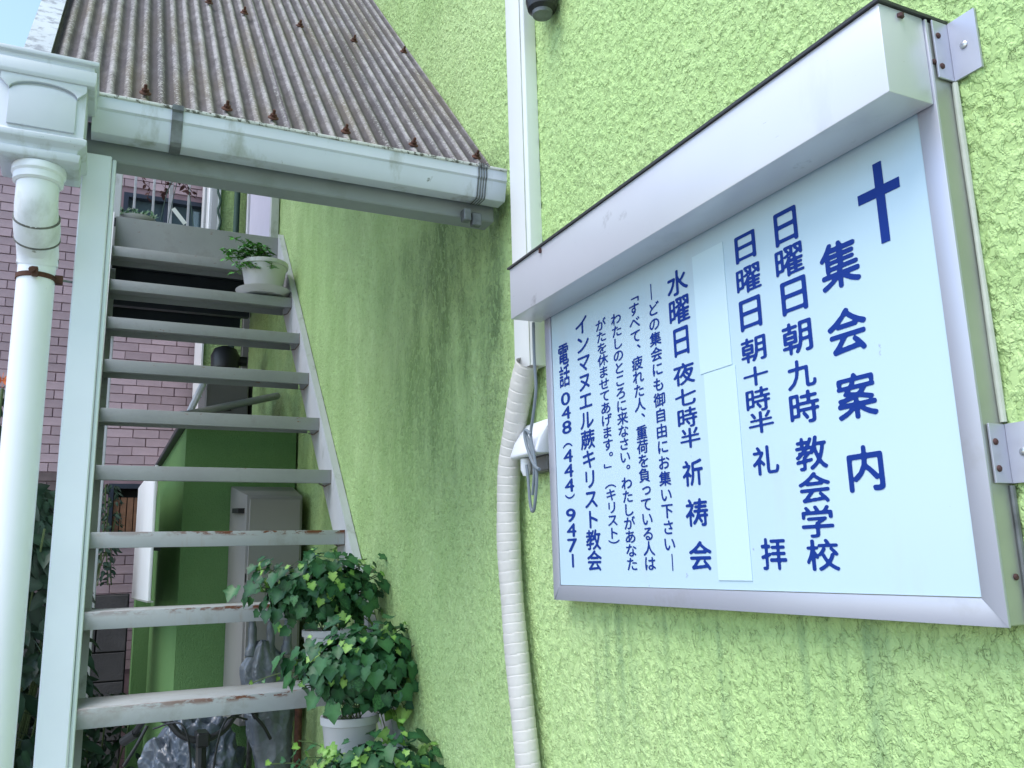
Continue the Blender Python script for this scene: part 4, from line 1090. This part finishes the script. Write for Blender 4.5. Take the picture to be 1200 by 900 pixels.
bt('brake_cable', [(.22,hy+.02,hz+.03),(.30,hy-.06,hz+.05),(.335,hy-.07,hz-.06),(.345,hy-.05,hz-.30)], .0035, 'black')
bt('brake_cable', [(.53,hy+.02,hz+.03),(.45,hy-.06,hz+.05),(.415,hy-.07,hz-.06),(.405,hy-.05,hz-.30)], .0035, 'black')
for s_ in (-1,1): bt('fork_blade', [(BX,hy-.05,hz-.30),(BX+s_*.045,hy-.07,hz-.42),(BX+s_*.045,hy-.16,GZ+.33)], .010, 'black')
def wheel(yc_):
    m_ = MB(); R0 = .32; m_.tube([(BX,yc_+R0*math.cos(a_),GZ+.33+R0*math.sin(a_)) for a_ in np.linspace(0,2*PI,41)], .018, 8, cap=False); wl = m_.build('wheel', M['tyre'], bk)
    m_ = MB()
    for k in range(18):
        a_ = k*2*PI/18; m_.tube([(BX+.02*(-1)**k,yc_,GZ+.33),(BX,yc_+.30*math.cos(a_),GZ+.33+.30*math.sin(a_))], .0012, 4)
    m_.tube([(BX-.05,yc_,GZ+.33),(BX+.05,yc_,GZ+.33)], .015, 10); m_.build('spokes', M['steel'], wl)
wheel(hy-.17); 
wheel(hy+.50)
bt('frame_tube', [(BX,hy-.05,hz-.26),(BX,hy+.30,GZ+.30)], .016, 'black', sm=False); bt('frame_tube', [(BX,hy+.30,GZ+.30),(BX,hy+.36,GZ+.85)], .015, 'black', sm=False); bt('frame_tube', [(BX,hy+.30,GZ+.30),(BX,hy+.50,GZ+.33)], .012, 'black', sm=False)
m_ = MB(); m_.box((BX-.07,hy+.27,GZ+.85),(BX+.07,hy+.47,GZ+.90), .02, 3); m_.build('saddle', M['black'], bk)
def crumple(name, label, cat, c, rad, mm, seed, prong=False, top_flat=.0):
    bm = bmesh.new(); bmesh.ops.create_icosphere(bm, subdivisions=6, radius=1)
    for v in bm.verts:
        d = v.co.normalized(); o_ = Vector((seed,seed*.7,0))
        r1 = abs(mn.noise(d*1.9+o_)); r2 = abs(mn.noise(d*4.6+o_)); r3 = abs(mn.noise(d*10+o_*2))
        k = 1 - .28*r1*1.6 + .05 - .22*r2 - .03*r3
        p = Vector((d.x*rad[0],d.y*rad[1],d.z*rad[2]))*k
        v.co = p + Vector(c)
    me = bpy.data.meshes.new(name); bm.to_mesh(me); bm.free()
    return me
me = crumple('plastic_cover', '', '', (.375,3.58,-.86), (.215,.20,.36), 'bag', 3.1)
link_mesh('plastic_cover', me, M['bag'], label='crumpled grey plastic cover bundled behind the bicycle handlebar', cat='plastic cover', sharp=180)
root = thing('plastic_sheet', 'milky plastic sheet hanging in folds behind the two lowest visible treads', 'plastic sheet', (.62,3.45,-.3))
bm = bmesh.new(); rows = []
nz_, na = 70, 40
cx0 = .615
for j in range(nz_+1):
    z = -.275 - j*.013; f = j/nz_
    wx = .085*min(1, .25+j/9)*(1 - .55*max(0, min(1, (f-.30)/.35))) ; rows.append([])
    for a2 in range(na):
        a_ = a2*2*PI/na; q = mn.noise(Vector((math.cos(a_)*2.2,math.sin(a_)*2.2,z*5)))
        q2 = mn.noise(Vector((math.cos(a_)*6,math.sin(a_)*6,z*14)))
        k = 1+.35*q+.16*q2; rows[-1].append(Vector((cx0+.02*math.sin(z*6)+.03*f+wx*k*math.cos(a_),3.45+.035*k*math.sin(a_),z)))
m_ = MB(); m_.strip(rows, closed=True); m_.build('sheet', M['bag2'], root, sharp=180)
for x0 in (.552,.620,.683):
    m_ = MB(); m_.tube(smooth_path([(x0,3.44,-.185),(x0+.003,3.445,-.215),(x0+.005,3.45,-.28),(x0,3.45,-.33)], 5), [.012]*6+[.016]*6+[.022]*4, 12); m_.build('tied_loop', M['bag2'], root, sharp=180)
m_ = MB(); m_.tube([(.73,3.42,GZ),(.73,3.42,-.46)], .014, 12); m_.build('rusty_pole', M['rust'], label='thin rusty upright pole behind the middle ivy pot', cat='pole')
m_ = MB(); m_.tube([(.53,3.46,-.19),(.74,3.46,-.19)], .008, 8); m_.build('hook', M['black'], root)

# ---------------------------------------------------------------- lift the place so that the ground is z = 0
for o in list(S.objects):
    if o.parent is None:
        o.location.z += 1.70
S.view_layers[0].update()
